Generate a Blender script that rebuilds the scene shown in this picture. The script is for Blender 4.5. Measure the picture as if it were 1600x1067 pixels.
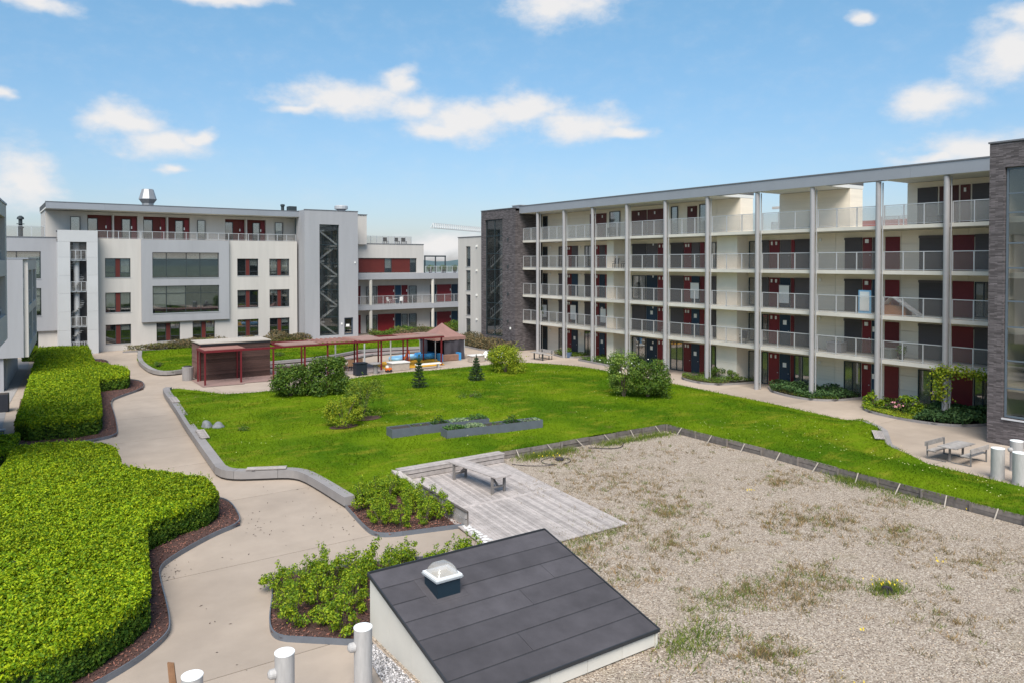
import bpy, bmesh, math, random
import numpy as np
from mathutils import Vector, Matrix
from mathutils.geometry import delaunay_2d_cdt
random.seed(7); RNG = np.random.default_rng(7)
SC = bpy.context.scene; COL = SC.collection
for o in list(bpy.data.objects): bpy.data.objects.remove(o)

# ---------------------------------------------------------------- camera
YAW = math.radians(34.8); PITCH = math.radians(1.0); EYE = 9.57
cam = bpy.data.cameras.new('camera'); camo = bpy.data.objects.new('camera', cam); COL.objects.link(camo)
cam.sensor_width = 36.0; cam.sensor_fit = 'HORIZONTAL'; cam.lens = 36.0*1190/1600
cam.shift_y = -(533.5-(411+1190*math.tan(PITCH)))/1600
cam.clip_start = 0.1; cam.clip_end = 20000
camo.location = (0, 0, EYE); camo.rotation_euler = (math.pi/2-PITCH, 0, -YAW)
SC.camera = camo

# ---------------------------------------------------------------- light and sky
SUN_EL = math.radians(52); SUN_AZ = math.radians(219)          # azimuth clockwise from +Y
SUN_STRENGTH = 3.2; SUN_ANGLE = math.radians(38); SKY_STRENGTH = 0.085
EXPOSURE = 0.75
sun = bpy.data.lights.new('sun', 'SUN'); suno = bpy.data.objects.new('sun', sun); COL.objects.link(suno)
sun.energy = SUN_STRENGTH; sun.angle = SUN_ANGLE; sun.color = (1.0, 0.94, 0.85)
sd = Vector((math.sin(SUN_AZ)*math.cos(SUN_EL), math.cos(SUN_AZ)*math.cos(SUN_EL), math.sin(SUN_EL)))
suno.rotation_euler = sd.to_track_quat('Z', 'Y').to_euler(); suno.location = (0, -20, 60)
SC.view_settings.view_transform = 'Standard'; SC.view_settings.look = 'None'
SC.view_settings.gamma = 1.0; SC.view_settings.exposure = EXPOSURE; SC.view_settings.use_curve_mapping = False
SC.render.engine = 'CYCLES'; SC.cycles.max_bounces = 8; SC.cycles.transparent_max_bounces = 16
SC.cycles.use_denoising = True

CLOUDS = [(0.3971, 0.2065, 0.0958, 0.0219), (0.462, 0.2301, 0.0278, 0.0172), (0.4850, 0.1960, 0.0600, 0.0190), (0.5488, 0.1843, 0.0791, 0.0306), (0.6199, 0.1975, 0.0627, 0.0273), (0.6909, 0.1783, 0.0706, 0.0226), (0.757, 0.1666, 0.045, 0.0096), (0.5155, 0.1685, 0.0539, 0.0121), (0.3378, 0.1921, 0.0389, 0.0077), (0.1351, 0.1669, 0.0412, 0.0202), (0.1755, 0.1428, 0.0497, 0.0208), (0.1857, 0.1089, 0.0223, 0.0068), (0.2143, 0.1505, 0.0229, 0.0091), (0.034, 0.0934, 0.0367, 0.0362), (0.6699, 0.3226, 0.0706, 0.0239), (1.1824, 0.2249, 0.0471, 0.0345), (1.1966, 0.2587, 0.0231, 0.0162), (1.1089, 0.1822, 0.0502, 0.0212), (1.1564, 0.1251, 0.0732, 0.0183), (1.1063, 0.1179, 0.0388, 0.0072), (0.2442, 0.3104, 0.0656, 0.0092), (1.0277, 0.2828, 0.0153, 0.007), (0.0537, 0.2775, 0.0363, 0.0092), (0.0173, 0.1795, 0.0139, 0.0081), (0.5152, 0.0217, 0.0748, 0.0184)]
def make_world():
    w = bpy.data.worlds.new('World'); SC.world = w; w.use_nodes = True
    nt = w.node_tree; N = nt.nodes; L = nt.links; N.clear()
    out = N.new('ShaderNodeOutputWorld'); bg = N.new('ShaderNodeBackground'); bg.inputs[1].default_value = SKY_STRENGTH
    sky = N.new('ShaderNodeTexSky'); sky.sky_type = 'NISHITA'; sky.sun_disc = False
    sky.sun_elevation = SUN_EL; sky.sun_rotation = SUN_AZ; sky.air_density = 1.0; sky.dust_density = 0.7; sky.ozone_density = 1.6
    tc = N.new('ShaderNodeTexCoord'); sep = N.new('ShaderNodeSeparateXYZ'); L.new(tc.outputs['Generated'], sep.inputs[0])
    def mth(op, a, b=None, c=None):
        n = N.new('ShaderNodeMath'); n.operation = op
        for i, v in enumerate((a, b, c)):
            if v is None: continue
            if isinstance(v, (int, float)): n.inputs[i].default_value = v
            else: L.new(v, n.inputs[i])
        return n.outputs[0]
    az = mth('ARCTAN2', sep.outputs[0], sep.outputs[1]); el = mth('ARCSINE', sep.outputs[2])
    cb = N.new('ShaderNodeCombineXYZ'); L.new(az, cb.inputs[0]); L.new(el, cb.inputs[1])
    def noise(vec, sc, det, rough=.55, sx=1, sy=1):
        mp = N.new('ShaderNodeMapping'); mp.inputs['Scale'].default_value = (sx, sy, 1); L.new(vec, mp.inputs[0])
        n = N.new('ShaderNodeTexNoise'); n.inputs['Scale'].default_value = sc; n.inputs['Detail'].default_value = det
        n.inputs['Roughness'].default_value = rough; L.new(mp.outputs[0], n.inputs['Vector']); return n
    wn = noise(cb.outputs[0], 14, 3, .55, 1, 1.6)
    sub = N.new('ShaderNodeVectorMath'); sub.operation = 'SUBTRACT'; L.new(wn.outputs['Color'], sub.inputs[0]); sub.inputs[1].default_value = (.5, .5, .5)
    scl = N.new('ShaderNodeVectorMath'); scl.operation = 'MULTIPLY'; L.new(sub.outputs[0], scl.inputs[0]); scl.inputs[1].default_value = (.07, .035, 0)
    warp = N.new('ShaderNodeVectorMath'); warp.operation = 'ADD'; L.new(cb.outputs[0], warp.inputs[0]); L.new(scl.outputs[0], warp.inputs[1])
    dens = None
    for a, e, ra, re in CLOUDS:
        mp = N.new('ShaderNodeMapping'); ra *= 1.45; re *= 1.55
        mp.inputs['Scale'].default_value = (1/ra, 1/re, 1); mp.inputs['Location'].default_value = (-a/ra, -e/re, 0)
        L.new(warp.outputs[0], mp.inputs[0])
        g = N.new('ShaderNodeTexGradient'); g.gradient_type = 'SPHERICAL'; L.new(mp.outputs[0], g.inputs[0])
        dens = g.outputs['Fac'] if dens is None else mth('SMOOTH_MAX', dens, g.outputs['Fac'], .12)
    fb = noise(cb.outputs[0], 24, 8, .62, 1, 1.6)
    fine = mth('MULTIPLY', mth('SUBTRACT', fb.outputs['Fac'], .5), 1.05)
    # the same fair-weather clouds go on all around, outside the picture too
    gn = noise(cb.outputs[0], 4.2, 5, .55, 1, 2.6)
    offaz = mth('SUBTRACT', mth('ABSOLUTE', mth('SUBTRACT', az, YAW)), .66)
    away = mth('MAXIMUM', mth('MULTIPLY', offaz, 4), mth('MULTIPLY', mth('SUBTRACT', el, .36), 6))
    away = mth('MINIMUM', mth('MAXIMUM', away, 0.0), 1.0)
    gen = mth('MULTIPLY', mth('MULTIPLY', mth('SUBTRACT', gn.outputs['Fac'], .54), 4.0), away)
    d = mth('ADD', mth('MAXIMUM', dens, gen), mth('MULTIPLY', fine, mth('MINIMUM', mth('MULTIPLY', mth('MAXIMUM', dens, gen), 6), 1)))
    ss = N.new('ShaderNodeMapRange'); ss.interpolation_type = 'SMOOTHSTEP'
    L.new(d, ss.inputs[0]); ss.inputs[1].default_value = .0; ss.inputs[2].default_value = .84
    # thin veil
    vn = noise(cb.outputs[0], 5, 4, .6, 1, 3.5)
    veil = N.new('ShaderNodeMapRange'); L.new(vn.outputs['Fac'], veil.inputs[0]); veil.inputs[1].default_value = .45; veil.inputs[2].default_value = .8; veil.inputs[4].default_value = .03
    alpha = mth('MINIMUM', mth('MAXIMUM', mth('MULTIPLY', ss.outputs[0], .96), veil.outputs[0]), 1.0)
    # sky tint and a pale band towards the horizon
    tint = N.new('ShaderNodeMix'); tint.data_type = 'RGBA'; tint.blend_type = 'MULTIPLY'; tint.inputs['Factor'].default_value = 1
    L.new(sky.outputs[0], tint.inputs['A']); tint.inputs['B'].default_value = SKY_TINT
    dim = N.new('ShaderNodeMapRange'); L.new(sep.outputs[2], dim.inputs[0]); dim.inputs[1].default_value = 0; dim.inputs[2].default_value = .33; dim.inputs[3].default_value = 0; dim.inputs[4].default_value = 1.0
    grad = N.new('ShaderNodeMix'); grad.data_type = 'RGBA'; L.new(dim.outputs[0], grad.inputs['Factor']); grad.inputs['A'].default_value = (.82, .66, .765, 1); grad.inputs['B'].default_value = (1.05, 1.15, 1.10, 1)
    air = N.new('ShaderNodeVectorMath'); air.operation = 'MULTIPLY'; L.new(tint.outputs['Result'], air.inputs[0]); L.new(grad.outputs['Result'], air.inputs[1])
    shade = N.new('ShaderNodeMix'); shade.data_type = 'RGBA'
    L.new(mth('MINIMUM', mth('MAXIMUM', mth('MULTIPLY', d, 1.25), 0.0), 1.0), shade.inputs['Factor'])
    shade.inputs['A'].default_value = (4.9, 5.3, 5.9, 1); shade.inputs['B'].default_value = (6.15, 6.05, 6.0, 1)
    mx = N.new('ShaderNodeMix'); mx.data_type = 'RGBA'; L.new(alpha, mx.inputs['Factor'])
    L.new(air.outputs[0], mx.inputs['A']); L.new(shade.outputs['Result'], mx.inputs['B'])
    L.new(mx.outputs['Result'], bg.inputs[0]); L.new(bg.outputs[0], out.inputs[0])
SKY_TINT = (.84, 1.03, 1.08, 1)
make_world()

# ---------------------------------------------------------------- materials
MATS = {}
def mat(name, col, rough=.75, var=.12, scale=2.0, bump=0.0, bscale=40.0, metal=0.0, spec=.35, var2=0.0, island=0.0, objvar=0.0, hue=0.0, trans=0.0, stretch=None):
    if name in MATS: return MATS[name]
    m = bpy.data.materials.new(name); m.use_nodes = True; nt = m.node_tree; N = nt.nodes; L = nt.links
    b = N['Principled BSDF']; b.inputs['Roughness'].default_value = rough; b.inputs['Metallic'].default_value = metal
    b.inputs['Specular IOR Level'].default_value = spec
    geo = N.new('ShaderNodeNewGeometry'); pos = geo.outputs['Position']
    if stretch:
        mp = N.new('ShaderNodeMapping'); mp.inputs['Scale'].default_value = stretch; L.new(pos, mp.inputs[0]); pos = mp.outputs[0]
    val = None
    def addv(sock, amt):
        nonlocal val
        mr = N.new('ShaderNodeMapRange'); L.new(sock, mr.inputs[0]); mr.inputs[1].default_value = .25 if amt > 0 else 0; mr.inputs[2].default_value = .75
        mr.inputs[3].default_value = 1-abs(amt); mr.inputs[4].default_value = 1+abs(amt); mr.clamp = True
        if val is None: val = mr.outputs[0]
        else:
            n = N.new('ShaderNodeMath'); n.operation = 'MULTIPLY'; L.new(val, n.inputs[0]); L.new(mr.outputs[0], n.inputs[1]); val = n.outputs[0]
    if var:
        n1 = N.new('ShaderNodeTexNoise'); n1.inputs['Scale'].default_value = scale; n1.inputs['Detail'].default_value = 5; n1.inputs['Roughness'].default_value = .6
        L.new(pos, n1.inputs['Vector']); addv(n1.outputs['Fac'], var)
    if var2:
        n2 = N.new('ShaderNodeTexNoise'); n2.inputs['Scale'].default_value = scale*.18; n2.inputs['Detail'].default_value = 3
        L.new(pos, n2.inputs['Vector']); addv(n2.outputs['Fac'], var2)
    if island: addv(geo.outputs['Random Per Island'], -island)
    if objvar:
        oi = N.new('ShaderNodeObjectInfo'); addv(oi.outputs['Random'], -objvar)
    rgb = None
    if hue:
        mx = N.new('ShaderNodeMix'); mx.data_type = 'RGBA'; L.new(geo.outputs['Random Per Island'], mx.inputs['Factor'])
        mx.inputs['A'].default_value = (col[0]*(1-hue), col[1], col[2], 1); mx.inputs['B'].default_value = (min(1, col[0]*(1+hue)), col[1], col[2]*(1-hue*.5), 1); rgb = mx.outputs['Result']
    if val is not None or rgb is not None:
        mul = N.new('ShaderNodeVectorMath'); mul.operation = 'SCALE'
        if rgb is not None: L.new(rgb, mul.inputs[0])
        else: mul.inputs[0].default_value = col[:3]
        if val is not None: L.new(val, mul.inputs['Scale'])
        csock = mul.outputs[0]; L.new(csock, b.inputs['Base Color'])
    else:
        csock = None; b.inputs['Base Color'].default_value = (*col[:3], 1)
    if bump:
        n3 = N.new('ShaderNodeTexNoise'); n3.inputs['Scale'].default_value = bscale; n3.inputs['Detail'].default_value = 3; L.new(pos, n3.inputs['Vector'])
        bp = N.new('ShaderNodeBump'); bp.inputs['Strength'].default_value = bump; bp.inputs['Distance'].default_value = .02
        L.new(n3.outputs['Fac'], bp.inputs['Height']); L.new(bp.outputs[0], b.inputs['Normal'])
    if trans:
        tr = N.new('ShaderNodeBsdfTranslucent'); ms = N.new('ShaderNodeMixShader'); ms.inputs[0].default_value = trans
        if csock: L.new(csock, tr.inputs[0])
        else: tr.inputs[0].default_value = (*col[:3], 1)
        L.new(b.outputs[0], ms.inputs[1]); L.new(tr.outputs[0], ms.inputs[2]); L.new(ms.outputs[0], N['Material Output'].inputs[0])
    m.diffuse_color = (*col[:3], 1); MATS[name] = m; return m
def glass_mat(name, tint, alpha, rough=.03, refl=1.0, base=.05):
    # clear pane: part see-through, part thin film of its own colour, with mirror reflection
    m = bpy.data.materials.new(name); m.use_nodes = True; N = m.node_tree.nodes; L = m.node_tree.links; N.clear()
    out = N.new('ShaderNodeOutputMaterial'); t = N.new('ShaderNodeBsdfTransparent'); t.inputs[0].default_value = (*[.86+.14*c for c in tint], 1)
    d = N.new('ShaderNodeBsdfDiffuse'); d.inputs[0].default_value = (*tint, 1)
    g = N.new('ShaderNodeBsdfGlossy'); g.inputs['Roughness'].default_value = rough
    a = N.new('ShaderNodeMixShader'); a.inputs[0].default_value = alpha; L.new(t.outputs[0], a.inputs[1]); L.new(d.outputs[0], a.inputs[2])
    lw = N.new('ShaderNodeLayerWeight'); lw.inputs[0].default_value = .5; pw = N.new('ShaderNodeMath'); pw.operation = 'POWER'; L.new(lw.outputs['Facing'], pw.inputs[0]); pw.inputs[1].default_value = 4.0
    f = N.new('ShaderNodeMath'); f.operation = 'MULTIPLY_ADD'; L.new(pw.outputs[0], f.inputs[0]); f.inputs[1].default_value = .85; f.inputs[2].default_value = base
    k = N.new('ShaderNodeMath'); k.operation = 'MULTIPLY'; L.new(f.outputs[0], k.inputs[0]); k.inputs[1].default_value = refl; k.use_clamp = True
    b = N.new('ShaderNodeMixShader'); L.new(k.outputs[0], b.inputs[0]); L.new(a.outputs[0], b.inputs[1]); L.new(g.outputs[0], b.inputs[2])
    L.new(b.outputs[0], out.inputs[0]); MATS[name] = m; return m

# ---------------------------------------------------------------- builders
WO = {}                                             # origin of every built object in its thing's frame
def link(o, parent=None):
    COL.objects.link(o)
    if parent is not None: o.parent = parent
    return o
def tag(o, label=None, cat=None, group=None, kind=None):
    if label: o['label'] = label
    if cat: o['category'] = cat
    if group: o['group'] = group
    if kind: o['kind'] = kind
    return o
def thing(name, label, cat, loc=(0, 0, 0), rz=0.0, group=None, local=False):
    o = bpy.data.objects.new(name, None); COL.objects.link(o); o.empty_display_size = .3
    o.location = loc; o.rotation_euler = (0, 0, rz); WO[o] = Vector((0, 0, 0)) if local else Vector(loc)
    return tag(o, label, cat, group)
def raw(name, verts, faces, m, parent=None, smooth=False, at=None):
    """one mesh object; vertices in the thing's (or world) frame; origin at 'at' or the parent's origin"""
    po = WO.get(parent, Vector((0, 0, 0))); org = Vector(at) if at is not None else po.copy()
    me = bpy.data.meshes.new(name)
    if isinstance(verts, np.ndarray): me.from_pydata((verts-np.array(org)).tolist(), [], faces)
    else: me.from_pydata([(v[0]-org[0], v[1]-org[1], v[2]-org[2]) for v in verts], [], faces)
    me.materials.append(m)
    if smooth: me.polygons.foreach_set('use_smooth', [True]*len(me.polygons))
    o = link(bpy.data.objects.new(name, me), parent); o.location = org-po; WO[o] = org
    return o
BOXC = {}
BF = [(0, 3, 2, 1), (4, 5, 6, 7), (0, 1, 5, 4), (1, 2, 6, 5), (2, 3, 7, 6), (3, 0, 4, 7)]
def boxv(x0, x1, y0, y1, z0, z1):
    return [(x0, y0, z0), (x1, y0, z0), (x1, y1, z0), (x0, y1, z0), (x0, y0, z1), (x1, y0, z1), (x1, y1, z1), (x0, y1, z1)]
def box(name, parent, x0, x1, y0, y1, z0, z1, m, bev=0.0):
    if x1 < x0: x0, x1 = x1, x0
    if y1 < y0: y0, y1 = y1, y0
    dx, dy, dz = x1-x0, y1-y0, z1-z0
    key = (round(dx, 3), round(dy, 3), round(dz, 3), m.name, bev)
    me = BOXC.get(key)
    if me is None:
        me = bpy.data.meshes.new(name); me.from_pydata(boxv(-dx/2, dx/2, -dy/2, dy/2, -dz/2, dz/2), [], BF); me.materials.append(m)
        if bev:
            bm = bmesh.new(); bm.from_mesh(me); bmesh.ops.bevel(bm, geom=bm.edges[:], offset=bev, segments=2, affect='EDGES', profile=.6); bm.to_mesh(me); bm.free()
        BOXC[key] = me
    c = Vector(((x0+x1)/2, (y0+y1)/2, (z0+z1)/2)); o = link(bpy.data.objects.new(name, me), parent)
    o.location = c-WO.get(parent, Vector((0, 0, 0))); WO[o] = c
    return o
class MB:
    """collects shapes into one mesh"""
    def __init__(s): s.v = []; s.f = []
    def add(s, v, f):
        k = len(s.v); s.v += [tuple(p) for p in v]; s.f += [tuple(i+k for i in q) for q in f]; return s
    def box(s, *a): return s.add(boxv(*a), BF)
    def bar(s, p, q, w, h=None):
        h = h or w; p = Vector(p); q = Vector(q); d = (q-p).normalized()
        u = d.cross(Vector((0, 0, 1)));
        if u.length < 1e-4: u = Vector((1, 0, 0))
        u.normalize(); v = u.cross(d); u = u*w/2; v = v*h/2
        return s.add([p-u-v, p+u-v, p+u+v, p-u+v, q-u-v, q+u-v, q+u+v, q-u+v], [(0, 3, 2, 1), (4, 5, 6, 7), (0, 1, 5, 4), (1, 2, 6, 5), (2, 3, 7, 6), (3, 0, 4, 7)])
    def tube(s, p, q, r, r2=None, n=10, cap=True):
        r2 = r if r2 is None else r2; p = Vector(p); q = Vector(q); d = (q-p).normalized(); u = d.orthogonal().normalized(); w = d.cross(u)
        v = []
        for c, rr in ((p, r), (q, r2)):
            for i in range(n): a = 2*math.pi*i/n; v.append(c+u*math.cos(a)*rr+w*math.sin(a)*rr)
        f = [(i, (i+1) % n, n+(i+1) % n, n+i) for i in range(n)]
        if cap: f += [tuple(range(n-1, -1, -1)), tuple(range(n, 2*n))]
        return s.add(v, f)
    def lathe(s, prof, c=(0, 0, 0), n=16):
        v = []
        for r, z in prof:
            for i in range(n): a = 2*math.pi*i/n; v.append((c[0]+r*math.cos(a), c[1]+r*math.sin(a), c[2]+z))
        f = []
        for k in range(len(prof)-1):
            for i in range(n): j = (i+1) % n; f.append((k*n+i, k*n+j, (k+1)*n+j, (k+1)*n+i))
        f += [tuple(range(n-1, -1, -1)), tuple(range((len(prof)-1)*n, len(prof)*n))]
        return s.add(v, f)
    def build(s, name, m, parent=None, smooth=False, at=None): return raw(name, s.v, s.f, m, parent, smooth, at)
def inpoly(px, py, poly):
    px = np.asarray(px); py = np.asarray(py); r = np.zeros(px.shape, bool); n = len(poly)
    for i in range(n):
        x1, y1 = poly[i]; x2, y2 = poly[(i+1) % n]
        if y1 == y2: continue
        c = ((y1 > py) != (y2 > py)) & (px < (x2-x1)*(py-y1)/(y2-y1)+x1); r ^= c
    return r
def segdist(px, py, line):
    d = np.full(np.shape(px), 1e9)
    for (x1, y1), (x2, y2) in zip(line[:-1], line[1:]):
        dx, dy = x2-x1, y2-y1; t = np.clip(((px-x1)*dx+(py-y1)*dy)/(dx*dx+dy*dy+1e-9), 0, 1)
        d = np.minimum(d, np.hypot(px-(x1+t*dx), py-(y1+t*dy)))
    return d
def dense(line, step):
    out = []
    for (a, b) in zip(line[:-1], line[1:]):
        n = max(1, int(math.hypot(b[0]-a[0], b[1]-a[1])/step))
        out += [(a[0]+(b[0]-a[0])*i/n, a[1]+(b[1]-a[1])*i/n) for i in range(n)]
    return out+[line[-1]]
def smooth_line(line, it=2):
    for _ in range(it):
        o = [line[0]]
        for a, b in zip(line[:-1], line[1:]):
            o += [(a[0]*.75+b[0]*.25, a[1]*.75+b[1]*.25), (a[0]*.25+b[0]*.75, a[1]*.25+b[1]*.75)]
        line = o+[line[-1]]
    return line
def sheet(name, poly, zf, m, step=1.0, parent=None, skirt=0.0):
    """ground sheet over a polygon, triangulated on a grid, heights from zf(x, y)"""
    bd = dense(list(poly)+[poly[0]], step)[:-1]; nb = len(bd)
    P = np.array(poly); x0, y0 = P.min(0); x1, y1 = P.max(0)
    gx, gy = np.meshgrid(np.arange(x0, x1, step), np.arange(y0, y1, step)); gx = gx.ravel()+RNG.uniform(-.2, .2, gx.size)*step; gy = gy.ravel()+RNG.uniform(-.2, .2, gy.size)*step
    k = inpoly(gx, gy, poly) & (segdist(gx, gy, list(poly)+[poly[0]]) > step*.45)
    pts = [Vector(p) for p in bd]+[Vector((a, b)) for a, b in zip(gx[k], gy[k])]
    V, E_, F_, _, _, _ = delaunay_2d_cdt(pts, [(i, (i+1) % nb) for i in range(nb)], [], 1, 1e-5)
    xs = np.array([v[0] for v in V]); ys = np.array([v[1] for v in V]); zs = zf(xs, ys) if callable(zf) else np.full(xs.shape, zf)
    verts = np.stack([xs, ys, zs], 1); faces = [tuple(f) for f in F_]
    fixed = []
    for f in faces:
        a, b, c = verts[f[0]], verts[f[1]], verts[f[2]]
        fixed.append(f if (b[0]-a[0])*(c[1]-a[1])-(b[1]-a[1])*(c[0]-a[0]) > 0 else f[::-1])
    return raw(name, verts, fixed, m, parent, smooth=True)
def prism(poly, z0, z1):
    n = len(poly); A = sum(poly[i][0]*poly[(i+1) % n][1]-poly[(i+1) % n][0]*poly[i][1] for i in range(n))
    if A < 0: poly = list(poly)[::-1]
    v = [(x, y, z0) for x, y in poly]+[(x, y, z1) for x, y in poly]
    f = [tuple(range(n-1, -1, -1)), tuple(range(n, 2*n))]+[(i, (i+1) % n, n+(i+1) % n, n+i) for i in range(n)]
    return v, f
def offset(line, d):
    out = []; n = len(line)
    for i in range(n):
        a = Vector(line[max(i-1, 0)]); b = Vector(line[i]); c = Vector(line[min(i+1, n-1)])
        t1 = (b-a).normalized() if (b-a).length > 1e-6 else None; t2 = (c-b).normalized() if (c-b).length > 1e-6 else None
        if t1 is None: t1 = t2
        if t2 is None: t2 = t1
        n1 = Vector((-t1.y, t1.x)); n2 = Vector((-t2.y, t2.x)); nn = (n1+n2).normalized(); k = max(.5, nn.dot(n1))
        out.append((b.x+nn.x*d/k, b.y+nn.y*d/k))
    return out
def ribbon(line, w0, w1, z0, z1):
    """wall along a polyline from offset w0 to w1 (left is positive)"""
    a = offset(line, w0); b = offset(line, w1); n = len(line)
    v = [(x, y, z0) for x, y in a]+[(x, y, z0) for x, y in b]+[(x, y, z1) for x, y in a]+[(x, y, z1) for x, y in b]
    f = []
    for i in range(n-1):
        f += [(2*n+i, 2*n+i+1, 3*n+i+1, 3*n+i), (i, i+1, 2*n+i+1, 2*n+i), (n+i+1, n+i, 3*n+i, 3*n+i+1)]
    f += [(n, 0, 2*n, 3*n), (n-1, 2*n-1, 4*n-1, 3*n-1)]
    return v, f
def chop(line, length, gap=.012):
    """cuts a polyline into pieces of about the given length, with a joint between them"""
    P = [Vector(p) for p in line]; S = [0]
    for a, b in zip(P[:-1], P[1:]): S.append(S[-1]+(b-a).length)
    T = S[-1]; n = max(1, round(T/length)); out = []
    def at(s):
        for i in range(len(P)-1):
            if s <= S[i+1]+1e-9: return P[i].lerp(P[i+1], (s-S[i])/max(1e-9, S[i+1]-S[i]))
        return P[-1]
    for k in range(n):
        s0, s1 = T*k/n+gap/2, T*(k+1)/n-gap/2
        out.append([tuple(at(s0))]+[tuple(P[i]) for i in range(len(P)) if s0+.02 < S[i] < s1-.02]+[tuple(at(s1))])
    return out
def leaf_quads(P, Nn, ln, wd, fold=.25, droop=0.0):
    """two-triangle leaves at points P turned to normals Nn"""
    n = len(P); Nn = Nn/np.maximum(1e-6, np.linalg.norm(Nn, axis=1))[:, None]
    r = RNG.normal(size=(n, 3)); t = r-(r*Nn).sum(1)[:, None]*Nn; t /= np.maximum(1e-6, np.linalg.norm(t, axis=1))[:, None]; b = np.cross(Nn, t)
    ln = np.broadcast_to(np.asarray(ln, float), (n,))[:, None]; wd = np.broadcast_to(np.asarray(wd, float), (n,))[:, None]
    v = np.stack([P-t*ln*.5-Nn*droop*ln, P+b*wd*.5+Nn*fold*wd, P+t*ln*.5-Nn*droop*ln, P-b*wd*.5+Nn*fold*wd], 1).reshape(-1, 3)
    return v
def quad_mesh(name, v, m, parent=None, kind='stuff', at=None, per=4):
    """mesh of separate polygons of 'per' corners each, straight from an array"""
    po = WO.get(parent, Vector((0, 0, 0))); org = Vector(at) if at is not None else po.copy(); v = v-np.array(org)
    n = len(v)//per; me = bpy.data.meshes.new(name); me.vertices.add(len(v)); me.vertices.foreach_set('co', v.astype(np.float32).ravel())
    me.loops.add(n*per); me.loops.foreach_set('vertex_index', np.arange(n*per, dtype=np.int32)); me.polygons.add(n)
    me.polygons.foreach_set('loop_start', np.arange(0, n*per, per, dtype=np.int32)); me.polygons.foreach_set('loop_total', np.full(n, per, np.int32))
    me.update(calc_edges=True); me.materials.append(m); o = link(bpy.data.objects.new(name, me), parent); o.location = org-po; WO[o] = org
    if kind: o['kind'] = kind
    return o
def blades(P, h, w, lean=.4):
    """grass blades: one triangle each"""
    n = len(P); a = RNG.uniform(0, 2*math.pi, n); d = np.stack([np.cos(a), np.sin(a), np.zeros(n)], 1); b = RNG.normal(size=(n, 3))*lean; b[:, 2] = 1
    h = np.broadcast_to(np.asarray(h, float), (n,))[:, None]; w = np.broadcast_to(np.asarray(w, float), (n,))[:, None]
    return np.stack([P-d*w/2, P+d*w/2, P+b*h], 1).reshape(-1, 3)
def scatter(poly, n):
    P = np.array(poly); x0, y0 = P.min(0); x1, y1 = P.max(0); X = np.empty(0); Y = np.empty(0)
    while len(X) < n:
        x = RNG.uniform(x0, x1, n*2); y = RNG.uniform(y0, y1, n*2); k = inpoly(x, y, poly); X = np.r_[X, x[k]]; Y = np.r_[Y, y[k]]
    return X[:n], Y[:n]
def fnoise(x, y, s, seed=0):
    """cheap smooth noise from sines"""
    r = np.random.default_rng(seed); o = np.zeros(np.shape(x))
    for k in range(7):
        a = r.uniform(0, 6.28); f = s*r.uniform(.6, 2.2); o = o+np.sin((x*math.cos(a)+y*math.sin(a))*f+r.uniform(0, 6.28))/7*1.6
    return o

# ---------------------------------------------------------------- shared materials
PAVE = mat('pavement concrete', (.385, .312, .254), .85, .09, .9, .25, 60, var2=.14, objvar=.06, spec=.2)
CONC = mat('grey concrete', (.255, .235, .23), .8, .10, 1.6, .3, 30, var2=.08, objvar=.07)
SUB = mat('dark joint fill', (.07, .06, .055), .95, .2, 6)
STEEL = mat('edging steel', (.17, .185, .215), .45, .12, 3, metal=.35, objvar=.05)
MULCH = mat('bark mulch', (.085, .045, .038), .95, .45, 22, .8, 40)
CHIP = mat('bark chip', (.15, .075, .06), .9, 0, island=.6, hue=.25)
SOIL = mat('garden soil', (.055, .042, .034), .95, .3, 14, .7, 30)
OLDWOOD = mat('weathered timber', (.37, .325, .305), .85, .22, 5, .35, 50, objvar=.18, var2=.12)
GREYWOOD = mat('grey plank timber', (.175, .15, .135), .85, .3, 5, .4, 40, objvar=.2)
TREAD = mat('silver bench timber', (.30, .275, .26), .85, .25, 6, .35, 50, objvar=.15)
PALEWOOD = mat('pale batten', (.36, .31, .26), .8, .2, 6)
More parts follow.
